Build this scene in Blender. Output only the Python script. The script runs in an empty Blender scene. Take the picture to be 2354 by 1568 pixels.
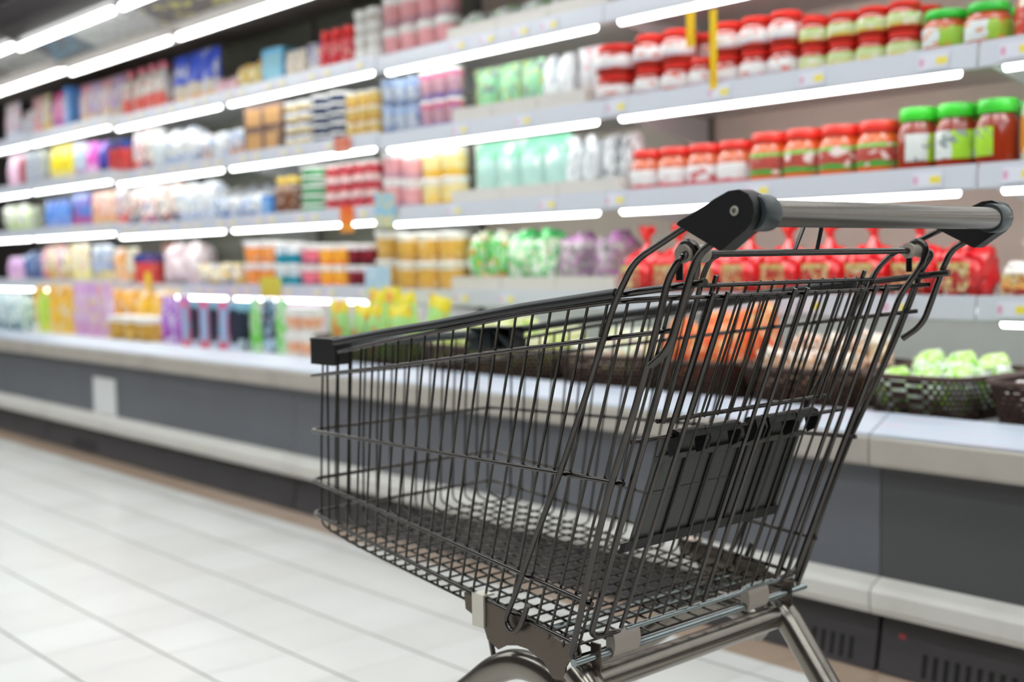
import bpy, bmesh, math, random
from mathutils import Vector, Matrix, noise
random.seed(7)
S = bpy.context.scene
COL = S.collection
PI = math.pi

# ------------------------------------------------------------------ camera
H = 0.97                                   # lens height above the floor
YAW, PITCH, ROLL = 0.8581, 0.0665, 0.01653
F = Vector((-math.sin(YAW)*math.cos(PITCH), math.cos(YAW)*math.cos(PITCH), -math.sin(PITCH)))
R0 = Vector((math.cos(YAW), math.sin(YAW), 0.0))
D0 = F.cross(R0)
Rr = R0*math.cos(ROLL) + D0*math.sin(ROLL)
Dd = -R0*math.sin(ROLL) + D0*math.cos(ROLL)
cam_data = bpy.data.cameras.new('camera')
cam = bpy.data.objects.new('camera', cam_data); COL.objects.link(cam)
U = -Dd; B = -F
cam.matrix_world = Matrix(((Rr.x, U.x, B.x, 0), (Rr.y, U.y, B.y, 0), (Rr.z, U.z, B.z, H), (0, 0, 0, 1)))
cam_data.sensor_width = 36.0
cam_data.lens = 36.0*2818.6/2354.0
cam_data.dof.use_dof = True
cam_data.dof.focus_distance = 1.56
cam_data.dof.aperture_fstop = 2.9
cam_data.clip_start = 0.05
S.camera = cam

# ------------------------------------------------------------------ exposure, world
S.view_settings.view_transform = 'Standard'
S.view_settings.look = 'None'
S.view_settings.gamma = 1.0
S.view_settings.exposure = 0.45
W = bpy.data.worlds.new('world'); S.world = W; W.use_nodes = True
W.node_tree.nodes['Background'].inputs[0].default_value = (1.0, 0.97, 0.93, 1)
W.node_tree.nodes['Background'].inputs[1].default_value = 0.12

# ------------------------------------------------------------------ materials
def lin(h):
    h = h.lstrip('#'); c = [int(h[i:i+2], 16)/255 for i in (0, 2, 4)]
    return tuple((v/12.92 if v <= .04045 else ((v+.055)/1.055)**2.4) for v in c) + (1,)
MC = {}
def mat(name, col, rough=.5, metal=0., emit=None, coat=0., trans=0., spec=None, alpha=None):
    if name in MC: return MC[name]
    m = bpy.data.materials.new(name); m.use_nodes = True
    b = m.node_tree.nodes['Principled BSDF']
    b.inputs['Base Color'].default_value = lin(col) if isinstance(col, str) else (*col[:3], 1)
    b.inputs['Roughness'].default_value = rough; b.inputs['Metallic'].default_value = metal
    if coat: b.inputs['Coat Weight'].default_value = coat; b.inputs['Coat Roughness'].default_value = .08
    if trans: b.inputs['Transmission Weight'].default_value = trans
    if spec is not None: b.inputs['Specular IOR Level'].default_value = spec
    if emit:
        b.inputs['Emission Color'].default_value = (*emit[:3], 1); b.inputs['Emission Strength'].default_value = emit[3]
    MC[name] = m
    return m
def worn(name, col, col2, rough, metal, scale=40, bump=.0, amt=.5, coat=0.):
    """base material with procedural wear / unevenness"""
    if name in MC: return MC[name]
    m = mat(name, col, rough, metal, coat=coat); nt = m.node_tree; b = nt.nodes['Principled BSDF']
    tc = nt.nodes.new('ShaderNodeTexCoord'); n = nt.nodes.new('ShaderNodeTexNoise')
    n.inputs['Scale'].default_value = scale; n.inputs['Detail'].default_value = 5
    r = nt.nodes.new('ShaderNodeValToRGB'); r.color_ramp.elements[0].position = amt; r.color_ramp.elements[1].position = min(1, amt+.2)
    r.color_ramp.elements[0].color = lin(col); r.color_ramp.elements[1].color = lin(col2)
    nt.links.new(tc.outputs['Object'], n.inputs['Vector']); nt.links.new(n.outputs['Fac'], r.inputs[0]); nt.links.new(r.outputs[0], b.inputs['Base Color'])
    mr = nt.nodes.new('ShaderNodeMapRange'); mr.inputs['To Min'].default_value = rough*.75; mr.inputs['To Max'].default_value = min(1, rough*1.4)
    nt.links.new(n.outputs['Fac'], mr.inputs['Value']); nt.links.new(mr.outputs[0], b.inputs['Roughness'])
    if bump:
        bp = nt.nodes.new('ShaderNodeBump'); bp.inputs['Strength'].default_value = bump; bp.inputs['Distance'].default_value = .002
        nt.links.new(n.outputs['Fac'], bp.inputs['Height']); nt.links.new(bp.outputs[0], b.inputs['Normal'])
    return m
def pack(name, base, top, bot, blob, tf=.8, bf=.25, sc=5., rough=.3, thr=.56, ax=2, rnd=True, spk=True):
    """printed packaging: colour bands along the height plus printed blotches"""
    if name in MC: return MC[name]
    m = mat(name, base, rough); nt = m.node_tree; b = nt.nodes['Principled BSDF']
    tc = nt.nodes.new('ShaderNodeTexCoord'); sep = nt.nodes.new('ShaderNodeSeparateXYZ')
    nt.links.new(tc.outputs['Generated'], sep.inputs[0])
    n = nt.nodes.new('ShaderNodeTexNoise'); n.inputs['Scale'].default_value = sc; n.inputs['Detail'].default_value = 2
    mp = nt.nodes.new('ShaderNodeMapping'); mp.inputs['Location'].default_value = (random.random()*9, random.random()*9, random.random()*9)
    oi = nt.nodes.new('ShaderNodeObjectInfo'); va = nt.nodes.new('ShaderNodeVectorMath'); va.operation = 'MULTIPLY_ADD'
    nt.links.new(oi.outputs['Random'], va.inputs[0]); va.inputs[1].default_value = (7., 3., 5.) if rnd else (0., 0., 0.)
    nt.links.new(tc.outputs['Generated'], va.inputs[2]); nt.links.new(va.outputs[0], mp.inputs[0]); nt.links.new(mp.outputs[0], n.inputs['Vector'])
    ad = nt.nodes.new('ShaderNodeMath'); ad.operation = 'MULTIPLY_ADD'; ad.inputs[1].default_value = .22; 
    nt.links.new(n.outputs['Fac'], ad.inputs[0]); nt.links.new(sep.outputs[ax], ad.inputs[2])
    r = nt.nodes.new('ShaderNodeValToRGB'); cr = r.color_ramp; cr.interpolation = 'CONSTANT'
    cr.elements[0].position = 0; cr.elements[0].color = lin(bot)
    cr.elements[1].position = bf+.11; cr.elements[1].color = lin(base)
    e = cr.elements.new(min(.99, tf+.11)); e.color = lin(top)
    nt.links.new(ad.outputs[0], r.inputs[0])
    gt = nt.nodes.new('ShaderNodeMath'); gt.operation = 'GREATER_THAN'; gt.inputs[1].default_value = thr
    nt.links.new(n.outputs['Fac'], gt.inputs[0])
    mx = nt.nodes.new('ShaderNodeMix'); mx.data_type = 'RGBA'
    nt.links.new(gt.outputs[0], mx.inputs['Factor']); nt.links.new(r.outputs[0], mx.inputs['A']); mx.inputs['B'].default_value = lin(blob)
    if not spk:
        nt.links.new(mx.outputs['Result'], b.inputs['Base Color']); return m
    n2 = nt.nodes.new('ShaderNodeTexVoronoi'); n2.inputs['Scale'].default_value = sc*3.2; nt.links.new(mp.outputs[0], n2.inputs['Vector'])
    sh = nt.nodes.new('ShaderNodeSeparateColor'); nt.links.new(n2.outputs['Color'], sh.inputs[0])
    m4 = nt.nodes.new('ShaderNodeMix'); m4.data_type = 'RGBA'; g4 = nt.nodes.new('ShaderNodeMath'); g4.operation = 'GREATER_THAN'; g4.inputs[1].default_value = .80
    nt.links.new(sh.outputs[0], g4.inputs[0]); nt.links.new(g4.outputs[0], m4.inputs['Factor']); nt.links.new(mx.outputs['Result'], m4.inputs['A']); m4.inputs['B'].default_value = lin(top)
    m5 = nt.nodes.new('ShaderNodeMix'); m5.data_type = 'RGBA'; g5 = nt.nodes.new('ShaderNodeMath'); g5.operation = 'LESS_THAN'; g5.inputs[1].default_value = .14
    nt.links.new(sh.outputs[0], g5.inputs[0]); nt.links.new(g5.outputs[0], m5.inputs['Factor']); nt.links.new(m4.outputs['Result'], m5.inputs['A']); m5.inputs['B'].default_value = lin(bot)
    nt.links.new(m5.outputs['Result'], b.inputs['Base Color'])
    return m

# ------------------------------------------------------------------ mesh helpers
def link(name, bm, m, parent=None, smooth=True, loc=None, rot=None, bevel=0.):
    if bevel:
        bmesh.ops.bevel(bm, geom=[e for e in bm.edges if len(e.link_faces) == 2 and e.calc_face_angle(0) > .6], offset=bevel, segments=2, affect='EDGES', profile=.6)
    bmesh.ops.recalc_face_normals(bm, faces=bm.faces)
    me = bpy.data.meshes.new(name); bm.to_mesh(me); bm.free()
    for mm in (m if isinstance(m, (list, tuple)) else [m]): me.materials.append(mm)
    if smooth:
        me.shade_smooth()
        try: me.set_sharp_from_angle(angle=math.radians(40))
        except Exception: pass
    o = bpy.data.objects.new(name, me); COL.objects.link(o)
    if parent: o.parent = parent
    if loc: o.location = loc
    if rot: o.rotation_euler = rot
    return o
def tag(o, label, cat=None, group=None, kind=None):
    if label: o['label'] = label
    if cat: o['category'] = cat
    if group: o['group'] = group
    if kind: o['kind'] = kind
    return o
def empty(name, loc, rz=0.):
    o = bpy.data.objects.new(name, None); COL.objects.link(o); o.location = loc; o.rotation_euler = (0, 0, rz)
    o.empty_display_size = .05
    return o
def box(bm, x0, x1, y0, y1, z0, z1, mi=0):
    vs = [bm.verts.new(p) for p in ((x0,y0,z0),(x1,y0,z0),(x1,y1,z0),(x0,y1,z0),(x0,y0,z1),(x1,y0,z1),(x1,y1,z1),(x0,y1,z1))]
    for f in ((0,3,2,1),(4,5,6,7),(0,1,5,4),(1,2,6,5),(2,3,7,6),(3,0,4,7)):
        bm.faces.new([vs[i] for i in f]).material_index = mi
def boxm(*a):
    bm = bmesh.new(); box(bm, *a); return bm
def fillet(pts, r, seg=5):
    pts = [Vector(p) for p in pts]
    if r <= 0 or len(pts) < 3: return pts
    out = [pts[0]]
    for i in range(1, len(pts)-1):
        a, b, c = pts[i-1], pts[i], pts[i+1]
        la, lc = (a-b).length, (c-b).length
        if (a-b).normalized().dot((c-b).normalized()) < -.9995: out.append(b); continue
        d = min(r, la*.48, lc*.48)
        p, q = b+(a-b).normalized()*d, b+(c-b).normalized()*d
        for k in range(seg+1):
            t = k/seg; out.append(p*(1-t)**2 + b*2*t*(1-t) + q*t*t)
    out.append(pts[-1]); return out
def tube(bm, pts, r, n=8, fr=0., seg=5, ry=None, cap=True, upv=None):
    """sweep a round (or oval: ry) section along a polyline"""
    P = fillet(pts, fr, seg)
    Q = [P[0]]
    for p in P[1:]:
        if (p-Q[-1]).length > 1e-5: Q.append(p)
    P = Q
    T = []
    for i in range(len(P)):
        if i == 0: t = P[1]-P[0]
        elif i == len(P)-1: t = P[-1]-P[-2]
        else: t = (P[i+1]-P[i]).normalized()+(P[i]-P[i-1]).normalized()
        T.append(t.normalized())
    up = Vector(upv) if upv else (Vector((0,0,1)) if abs(T[0].z) < .9 else Vector((0,1,0)))
    u = (up - T[0]*up.dot(T[0])).normalized(); rings = []
    ry = ry or r
    for i, p in enumerate(P):
        u = (u - T[i]*u.dot(T[i])).normalized(); v = T[i].cross(u)
        rings.append([bm.verts.new(p + u*(r*math.cos(2*PI*k/n)) + v*(ry*math.sin(2*PI*k/n))) for k in range(n)])
    for a, b in zip(rings, rings[1:]):
        for k in range(n): bm.faces.new((a[k], a[(k+1) % n], b[(k+1) % n], b[k]))
    if cap: bm.faces.new(rings[0][::-1]); bm.faces.new(rings[-1])
def tubem(pts, r, **k):
    bm = bmesh.new(); tube(bm, pts, r, **k); return bm
def prism(bm, poly, axis, a0, a1):
    """poly in the two other axes (x,z)->axis 'y', (y,z)->axis 'x'"""
    def mk(p, a): return (p[0], a, p[1]) if axis == 'y' else ((a, p[0], p[1]) if axis == 'x' else (p[0], p[1], a))
    A = [bm.verts.new(mk(p, a0)) for p in poly]; Bv = [bm.verts.new(mk(p, a1)) for p in poly]
    bm.faces.new(A); bm.faces.new(Bv[::-1]); n = len(poly)
    for i in range(n): bm.faces.new((A[i], Bv[i], Bv[(i+1) % n], A[(i+1) % n]))
def lathe(bm, prof, n=20, c=(0,0,0), sx=1., sy=1., mi=0, a0=0., a1=None):
    full = a1 is None; a1 = 2*PI if full else a1
    m = n if full else n+1; rows = []
    for r, z in prof:
        rows.append([bm.verts.new((c[0]+sx*r*math.cos(a0+(a1-a0)*k/n), c[1]+sy*r*math.sin(a0+(a1-a0)*k/n), c[2]+z)) for k in range(m)])
    for A, Bq in zip(rows, rows[1:]):
        for k in range(n):
            bm.faces.new((A[k], A[(k+1) % m], Bq[(k+1) % m], Bq[k])).material_index = mi
    if full:
        if prof[0][0] > 1e-6: bm.faces.new(rows[0][::-1]).material_index = mi
        if prof[-1][0] > 1e-6: bm.faces.new(rows[-1]).material_index = mi
def interp(tab, x):
    tab = sorted(tab)
    if x <= tab[0][0]: a, b = tab[0], tab[1]
    elif x >= tab[-1][0]: a, b = tab[-2], tab[-1]
    else:
        for a, b in zip(tab, tab[1:]):
            if a[0] <= x <= b[0]: break
    return a[1]+(b[1]-a[1])*(x-a[0])/(b[0]-a[0])
# ------------------------------------------------------------------ lights of the shop: rows of ceiling lamps over the aisle
M_diff = mat('lamp diffuser', 'ffffff', .5, emit=(.93, .99, 1.0, 4.3))
M_white = mat('painted white metal', 'e2e2e0', .4)
n_l = 0
def ceiling_lamp(x, y, L=2.6, w=.60):
    global n_l; n_l += 1
    o = empty('ceiling_light', (x, y, 3.25))
    b1 = bmesh.new(); box(b1, -L/2, L/2, -w/2, w/2, 0, .06); link('housing', b1, M_white, o, False, bevel=.005)
    b2 = bmesh.new(); box(b2, -L/2+.02, L/2-.02, -w/2+.02, w/2-.02, -.012, -.001); link('diffuser', b2, M_diff, o, False)
    return tag(o, None, 'ceiling light', 'ceiling lamps above the aisle')
LAMPS = [(x, y) for y in (-1.5, .0, 1.45) for x in (-10.5, -7.2, -3.9, -.6, 2.7)]
for i, (x, y) in enumerate(LAMPS):
    o = ceiling_lamp(x, y)
    row = {-1.5: 'far row', .0: 'middle row', 1.45: 'row nearest the fridges'}[y]
    o['label'] = 'square edged white ceiling lamp, %s, %s from left' % (row, ('first','second','third','fourth','fifth')[i % 5])

# ------------------------------------------------------------------ floor
def floor_material():
    m = mat('glazed floor tiles', 'd8d6d2', .22); nt = m.node_tree; b = nt.nodes['Principled BSDF']; N = nt.nodes.new; Lk = nt.links.new
    geo = N('ShaderNodeNewGeometry'); sep = N('ShaderNodeSeparateXYZ'); Lk(geo.outputs['Position'], sep.inputs[0])
    def math_(op, a, v=None, c=None):
        n = N('ShaderNodeMath'); n.operation = op
        for i, q in enumerate((a, v, c)):
            if q is None: continue
            if isinstance(q, (int, float)): n.inputs[i].default_value = q
            else: Lk(q, n.inputs[i])
        return n.outputs[0]
    def grid(out, off, step, wd):
        t = math_('DIVIDE', math_('SUBTRACT', out, off), step)
        fr = math_('FRACT', t); d = math_('MINIMUM', fr, math_('SUBTRACT', 1.0, fr))
        g = math_('LESS_THAN', math_('MULTIPLY', d, step), wd)
        return g, math_('FLOOR', t)
    gx, ix = grid(sep.outputs[0], -1.766, .2165, .0034)
    gy, iy = grid(sep.outputs[1], 1.066, .2335, .0026)
    cell = N('ShaderNodeCombineXYZ'); Lk(ix, cell.inputs[0]); Lk(iy, cell.inputs[1])
    wn = N('ShaderNodeTexWhiteNoise'); Lk(cell.outputs[0], wn.inputs['Vector'])
    rp = N('ShaderNodeValToRGB'); rp.color_ramp.elements[0].color = lin('e0ddd9'); rp.color_ramp.elements[1].color = lin('e9e8e5'); Lk(wn.outputs['Value'], rp.inputs[0])
    bt = math_('GREATER_THAN', sep.outputs[1], 2.322)
    m1 = N('ShaderNodeMix'); m1.data_type = 'RGBA'; Lk(bt, m1.inputs['Factor']); Lk(rp.outputs[0], m1.inputs['A']); m1.inputs['B'].default_value = lin('b39a86')
    g = math_('MAXIMUM', math_('MULTIPLY', gx, .38), gy)
    m2 = N('ShaderNodeMix'); m2.data_type = 'RGBA'; Lk(g, m2.inputs['Factor']); Lk(m1.outputs['Result'], m2.inputs['A']); m2.inputs['B'].default_value = lin('55564a')
    ns = N('ShaderNodeTexNoise'); ns.inputs['Scale'].default_value = 3.; Lk(geo.outputs['Position'], ns.inputs['Vector'])
    m3 = N('ShaderNodeMix'); m3.data_type = 'RGBA'; m3.blend_type = 'MULTIPLY'; m3.inputs['Factor'].default_value = .12
    Lk(m2.outputs['Result'], m3.inputs['A']); Lk(ns.outputs['Fac'], m3.inputs['B']); Lk(m3.outputs['Result'], b.inputs['Base Color'])
    rr = math_('MULTIPLY_ADD', g, .5, .24); Lk(rr, b.inputs['Roughness'])
    bp = N('ShaderNodeBump'); bp.inputs['Strength'].default_value = .4; bp.inputs['Distance'].default_value = .0008; bp.invert = True
    Lk(g, bp.inputs['Height']); Lk(bp.outputs[0], b.inputs['Normal'])
    return m
o = link('floor', boxm(-13, 4.5, -3.6, 4.0, -.05, 0), floor_material(), None, False); tag(o, None, None, kind='structure')
M_ceil = mat('dark ceiling', '2c2624', .8)
o = link('ceiling', boxm(-13, 4.5, -3.6, 4.0, 3.6, 3.65), M_ceil, None, False); tag(o, None, None, kind='structure')
M_wall = mat('shop wall', '2a2422', .7)
for nm, a in (('wall_back', (-13, 4.5, 3.75, 3.8, 0, 3.6)), ('wall_left', (-13.05, -13, -3.6, 3.8, 0, 3.6)), ('wall_right', (4.5, 4.55, -3.6, 3.8, 0, 3.6)), ('wall_front', (-13, 4.5, -3.65, -3.6, 0, 3.6))):
    o = link(nm, boxm(*a), mat('brown shelving wall', '3a322d', .6) if nm != 'wall_back' else M_wall, None, False); tag(o, None, None, kind='structure')

# ------------------------------------------------------------------ refrigerated display cases
UNITS = [(-1.564, 1.09), (-4.166, -1.567), (-6.812, -4.169), (-9.5, -6.815)]
UDZ = [0., 0., .012, .035]
SHELF = dict(A=1.80, B=1.49, C=1.19, D=.86)
M_tube = mat('fluorescent tube', 'ffffff', .4, emit=(.97, 1.0, .985, 7.0))
M_shelf = mat('white shelf sheet', 'd9dadb', .35)
M_rail = mat('pale blue-grey price rail', 'c9ccd6', .3)
M_panel = worn('charcoal blue front panel', '626369', '5f6066', .42, 0., scale=2.)
M_panelR = worn('charcoal front panel', '4a4a4b', '474748', .42, 0., scale=2.)
M_kick = worn('dark kick plate', '4a4749', '434042', .30, 0., scale=3.)
M_kick.node_tree.nodes['Principled BSDF'].inputs['Coat Weight'].default_value = .6
M_bump = worn('cream bumper rail', 'd3cfc8', 'c9c4bc', .4, 0., scale=6.)
M_ledge = worn('cream ledge', 'b2aaa0', 'a8a096', .4, 0., scale=6.)
M_dark = mat('black slot', '0c0c0c', .6)
BACK = ['eadccf', 'eadccf', '8a8d7f', '7a756c']
M_can = mat('dark canopy metal', '2b2523', .4, 0.)
M_canU = worn('mirror canopy underside', 'a9aaa8', '9a9b9a', .25, .2, scale=3.)
names_u = ['right hand', 'centre right', 'centre left', 'far left']
for ui, (x0, x1) in enumerate(UNITS):
    dz = UDZ[ui]; L = x1-x0
    rt = empty('refrigerated_display_case', ((x0+x1)/2, 2.95, 0))
    tag(rt, 'open refrigerated display case of the %s section, with lit shelves above a grey base' % names_u[ui], 'display fridge', 'refrigerated display cases along the aisle')
    cx, cy = (x0+x1)/2, 2.95
    def pt(name, bm, m, par=rt, sm=False, bev=0.):
        for v in bm.verts: v.co.x -= cx; v.co.y -= cy
        o_ = link(name, bm, m, par, sm, bevel=bev)
        return o_
    pt('back_panel', boxm(x0, x1, 3.44, 3.47, .5, 2.4), mat('back panel %d' % ui, BACK[ui], .5))
    pt('lower_back_panel', boxm(x0, x1, 3.425, 3.439, .584, .83), mat('pale lower back panel', 'e4e8e4', .35))
    pt('base', boxm(x0, x1, 2.5, 3.5, .05, .54), M_dark)
    pt('deck', boxm(x0, x1, 2.515, 3.44, .545, .583), M_shelf)
    pt('front_panel', boxm(x0, x1, 2.47, 2.495, .15, .5), M_panelR if ui < 1 else M_panel, bev=.002)
    b = bmesh.new(); prism(b, [(2.43,.145),(2.425,.16),(2.425,.195),(2.435,.208),(2.469,.222),(2.469,.145)], 'x', x0+.0004, x1-.0004); pt('bumper_rail', b, M_bump, bev=.0008)
    b = bmesh.new(); prism(b, [(2.452,.002),(2.480,.143),(2.5,.143),(2.5,.002)], 'x', x0+.004, x1-.004); kp = pt('kick_plate', b, M_kick, bev=.003)
    b = bmesh.new(); prism(b, [(2.425,.487),(2.42,.495),(2.42,.55),(2.425,.556),(2.512,.556),(2.512,.487)], 'x', x0+.0004, x1-.0004); pt('ledge', b, M_ledge, bev=.0008)
    b = bmesh.new(); prism(b, [(2.425,.557),(2.425,.561),(2.505,.600),(2.513,.600),(2.513,.557)], 'x', x0+.0004, x1-.0004); pt('ledge_price_strip', b, pack('printed ledge strip', 'b9c2d0', 'bfc6d2', 'b4bdce', 'cbb8c8', sc=9., thr=.6, ax=0, tf=2., bf=-2.))
    if ui < 3:
        for gx0, gn in (((-1.80, 7), (-1.452, 13)) if ui in (0, 1) else ((x0+.4, 12),)):
            b = bmesh.new()
            for k in range(gn):
                X = gx0+k*.0262
                if x0+.01 < X < x1-.02:
                    prism(b, [(2.4555,.014),(2.4658,.066),(2.4675,.066),(2.4572,.014)], 'x', X, X+.012)
            if len(b.verts): 
                for v in b.verts: v.co.y -= .0015
                pt('vent_slots', b, M_dark, kp)
            else: b.free()
    nsub = 2; sub = L/nsub
    for li, (sn, z) in enumerate(SHELF.items()):
        z += dz
        for k in range(nsub):
            a0, a1 = x0+k*sub, x0+(k+1)*sub
            sh = pt('shelf', boxm(a0+.004, a1-.004, 2.91, 3.435, z-.03, z-.008), M_shelf)
            b = bmesh.new(); prism(b, [(2.905,z+.0),(2.899,z+.0),(2.892,z-.062),(2.896,z-.066),(2.905,z-.066)], 'x', a0+.002, a1-.002)
            pt('price_rail', b, M_rail, sh, bev=.0008)
            b = bmesh.new(); prism(b, [(2.93,z-.035),(3.43,z-.035),(3.43,z-.13),(3.40,z-.13),(2.93,z-.045)], 'x', a1-.012, a1-.007); pt('bracket', b, M_shelf)
            b = bmesh.new(); box(b, a0+.05, a1-.05, 2.925, 2.965, z-.052, z-.03); hs = pt('lamp_housing', b, M_white, bev=.004)
            if sn != 'D' or not (-5.4 < a0 < -1.7):
                pt('light_tube', tubem([(a0+.06, 2.915, z-.067), (a1-.06, 2.915, z-.067)], .0125, n=10), M_tube, sm=True)
            else:
                for yr in (2.985, 3.20): pt('light_tube', tubem([(a0+.06, yr, z-.056), (a1-.06, yr, z-.056)], .0085, n=10), mat('added fill tube', 'ffffff', .4, emit=(.97, 1.0, .98, 1.9)), sm=True)  # out-of-sight tubes added to brighten the lower back panel
    # canopy
    b = bmesh.new(); prism(b, [(2.62,2.075+dz),(2.40,2.165+dz),(2.36,2.17+dz),(2.30,2.21+dz),(2.30,2.36+dz),(3.48,2.42+dz),(3.48,2.39+dz),(2.64,2.33+dz)], 'x', x0, x1); pt('canopy', b, M_can, bev=.003)
    b = bmesh.new(); prism(b, [(2.298,2.215+dz),(2.290,2.22+dz),(2.275,2.34+dz),(2.298,2.355+dz)], 'x', x0+.002, x1-.002); pt('canopy_fascia', b, mat('glossy grey fascia', '625c5e', .2, .7))
    b = bmesh.new(); prism(b, [(2.63,2.085+dz),(3.42,2.20+dz),(3.42,2.21+dz),(2.63,2.095+dz)], 'x', x0+.002, x1-.002); pt('inner_roof', b, mat('inner roof sheet', '8a807c', .45))
    b = bmesh.new(); prism(b, [(2.61,2.076+dz),(2.41,2.158+dz),(2.405,2.152+dz),(2.605,2.070+dz)], 'x', x0+.01, x1-.01); pt('canopy_mirror', b, M_canU)
    b = bmesh.new(); prism(b, [(2.625,2.045+dz),(2.585,2.052+dz),(2.583,2.079+dz),(2.625,2.070+dz)], 'x', x0+.002, x1-.002); pt('canopy_trim', b, mat('canopy trim', '8f8780', .5))
    for k in range(nsub):
        a0, a1 = x0+k*sub, x0+(k+1)*sub
        pt('light_tube', tubem([(a0+.06, 2.66, 2.028+dz), (a1-.06, 2.66, 2.028+dz)], .0165, n=10), M_tube, sm=True)
        pt('lamp_housing', boxm(a0+.04, a1-.04, 2.675, 2.72, 2.03+dz, 2.055+dz), M_white, bev=.004)
        pt('light_tube', tubem([(a0+.06, 2.385, 2.135+dz), (a1-.06, 2.385, 2.135+dz)], .0165, n=10), M_tube, sm=True)
    for X in (x0+.01, x0+sub, x1-.01):
        pt('back_post', boxm(X-.012, X+.012, 3.425, 3.439, .6, 2.35), mat('slotted post', '77726c', .5))
o = link('air_duct', tubem([(-12.9, 2.75, 2.78), (-5.2, 2.75, 2.78)], .15, n=32), mat('dull duct metal', '5a5350', .4, .6)); tag(o, 'dull grey round air duct running above the fridge canopy, top left', 'duct')
for X in (-6., -8.5, -11.):
    link('duct_hanger', boxm(X-.01, X+.01, 2.745, 2.755, 2.92, 3.6), M_dark, o, False)
# printed panels mirrored in / fixed under the canopy
for i, (px0, px1, c1, c2, lab) in enumerate(((-6.72,-6.22,'46464e','4f7f97','dark poster with a blue picture under the canopy, left of the grey gap'),
                                             (-7.9,-7.5,'8b7f78','5aa7c8','small light blue poster at the far left end of the canopy'),
                                             (-5.42,-4.72,'4a484c','b9b55a','dark poster with yellow figures and orange mark under the canopy'))):
    b = bmesh.new(); uz = .012 if px0 > -6.81 else .035
    prism(b, [(2.600,2.0705+uz),(2.412,2.1475+uz),(2.411,2.1455+uz),(2.599,2.0685+uz)], 'x', px0, px1)
    o = link('canopy_poster', b, pack('canopy poster %d' % i, c1, c1, c1, c2, sc=3., thr=.52), None, False); tag(o, lab, 'poster')

# information card on the base
o = link('info_card', boxm(-6.13, -5.86, 2.461, 2.4685, .224, .408), mat('white card', 'dcdcdb', .5), None, False, bevel=.001); tag(o, 'blank white card standing on the bumper rail against the grey base', 'card')
o = link('info_sticker', boxm(-1.515, -1.497, 2.4675, 2.4695, .088, .100), mat('red sticker', 'a04048', .5), None, False, bevel=.0002); tag(o, 'tiny red sticker on the dark kick plate', 'sticker')

# price tags on the rails
TAGS = dict(A=[-3.631,-3.458,-3.276,-3.125], B=[-3.625,-3.27,-2.813,-2.387,-2.055,-1.685,-1.466], C=[-3.671,-3.15,-2.822,-2.244,-1.701,-1.457], D=[-3.634,-3.373,-2.065,-1.785,-1.468])
for k in range(26):
    X = -4.30-.125*k
    for s in 'ABCD':
        if (k*7+ord(s)) % 3: TAGS[s].append(round(X, 3))
M_tag = mat('white price tag', 'd9d9e4', .4); M_ty = mat('yellow tag patch', 'e6d64a', .4); M_tp = mat('pink tag patch', 'd49ab8', .4)
ORD = ['first','second','third','fourth','fifth','sixth','seventh','eighth','ninth','tenth','eleventh','twelfth','thirteenth','fourteenth','fifteenth','sixteenth','seventeenth','eighteenth','nineteenth','twentieth','twenty-first','twenty-second','twenty-third','twenty-fourth','twenty-fifth','twenty-sixth','twenty-seventh','twenty-eighth','twenty-ninth','thirtieth']
RAILN = dict(A='top shelf rail', B='second shelf rail', C='third shelf rail', D='fourth shelf rail')
def unit_dz(X): return 0. if X > -4.17 else (.012 if X > -6.815 else .035)
tag0 = None
for s, xs in TAGS.items():
    for i, X in enumerate(sorted(xs)[::-1]):
        z = SHELF[s]+unit_dz(X)-.034
        if tag0 is None:
            tag0 = link('price_tag', boxm(-.042, .042, -.0009, .0009, -.02, .02), M_tag, None, False)
            link('yellow_patch', boxm(.008, .038, -.0017, -.0010, -.009, .009), M_ty, tag0, False)
            link('pink_patch', boxm(-.039, -.027, -.0017, -.0010, -.010, .010), M_tp, tag0, False)
            o = tag0
        else:
            o = tag0.copy(); COL.objects.link(o)
            for ch in tag0.children:
                c = ch.copy(); COL.objects.link(c); c.parent = o
        o.location = (X, 2.8925, z); o.rotation_euler = (math.radians(-6.5), 0, 0)
        tag(o, 'white price tag with yellow patch on the %s, %s from the right' % (RAILN[s], ORD[i]), 'price tag', 'price tags on the shelf rails')
# hanging promotion cards
def promo(x, z, c1, c2, lab, w=.09, h=.12, y=2.875):
    b = bmesh.new(); box(b, -w/2, w/2, -.001, .001, -h/2, h/2)
    o = link('promotion_card', b, pack('promo '+c1, c1, c1, c2, c2, bf=.35, sc=4), None, False, loc=(x, y, z), rot=(0, 0, .15), bevel=.0004); return tag(o, lab, 'promotion card')
promo(-4.10, 1.175, '8fc3e2', 'd9cf9a', 'light blue hanging card on the third shelf rail', .12, .14)
promo(-4.16, .875, 'b5d3ea', 'd5e2ee', 'pale blue hanging card on the fourth shelf rail', .15, .15)
promo(-4.38, 1.15, 'f0663c', 'e8a040', 'orange hanging card on the third shelf rail', .08, .11)
promo(-4.40, 1.46, 'dd7058', 'd8a08a', 'red orange hanging card on the second shelf rail', .10, .07)
promo(-5.03, .86, 'e2da5a', 'd6c850', 'yellow hanging card on the fourth shelf rail', .15, .09)
promo(-6.35, .885, 'f0d440', 'e8c040', 'small yellow hanging card on the fourth shelf rail, left end', .06, .10)
promo(-2.406, 1.585, 'f5cf1e', 'e6b41a', 'tall narrow yellow strip between the jar stacks', .024, .235, 2.893)
promo(-2.500, 1.66, 'f8c81c', 'e8b81a', 'short yellow strip on the jars left of the gap', .030, .105, 2.899)
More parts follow.
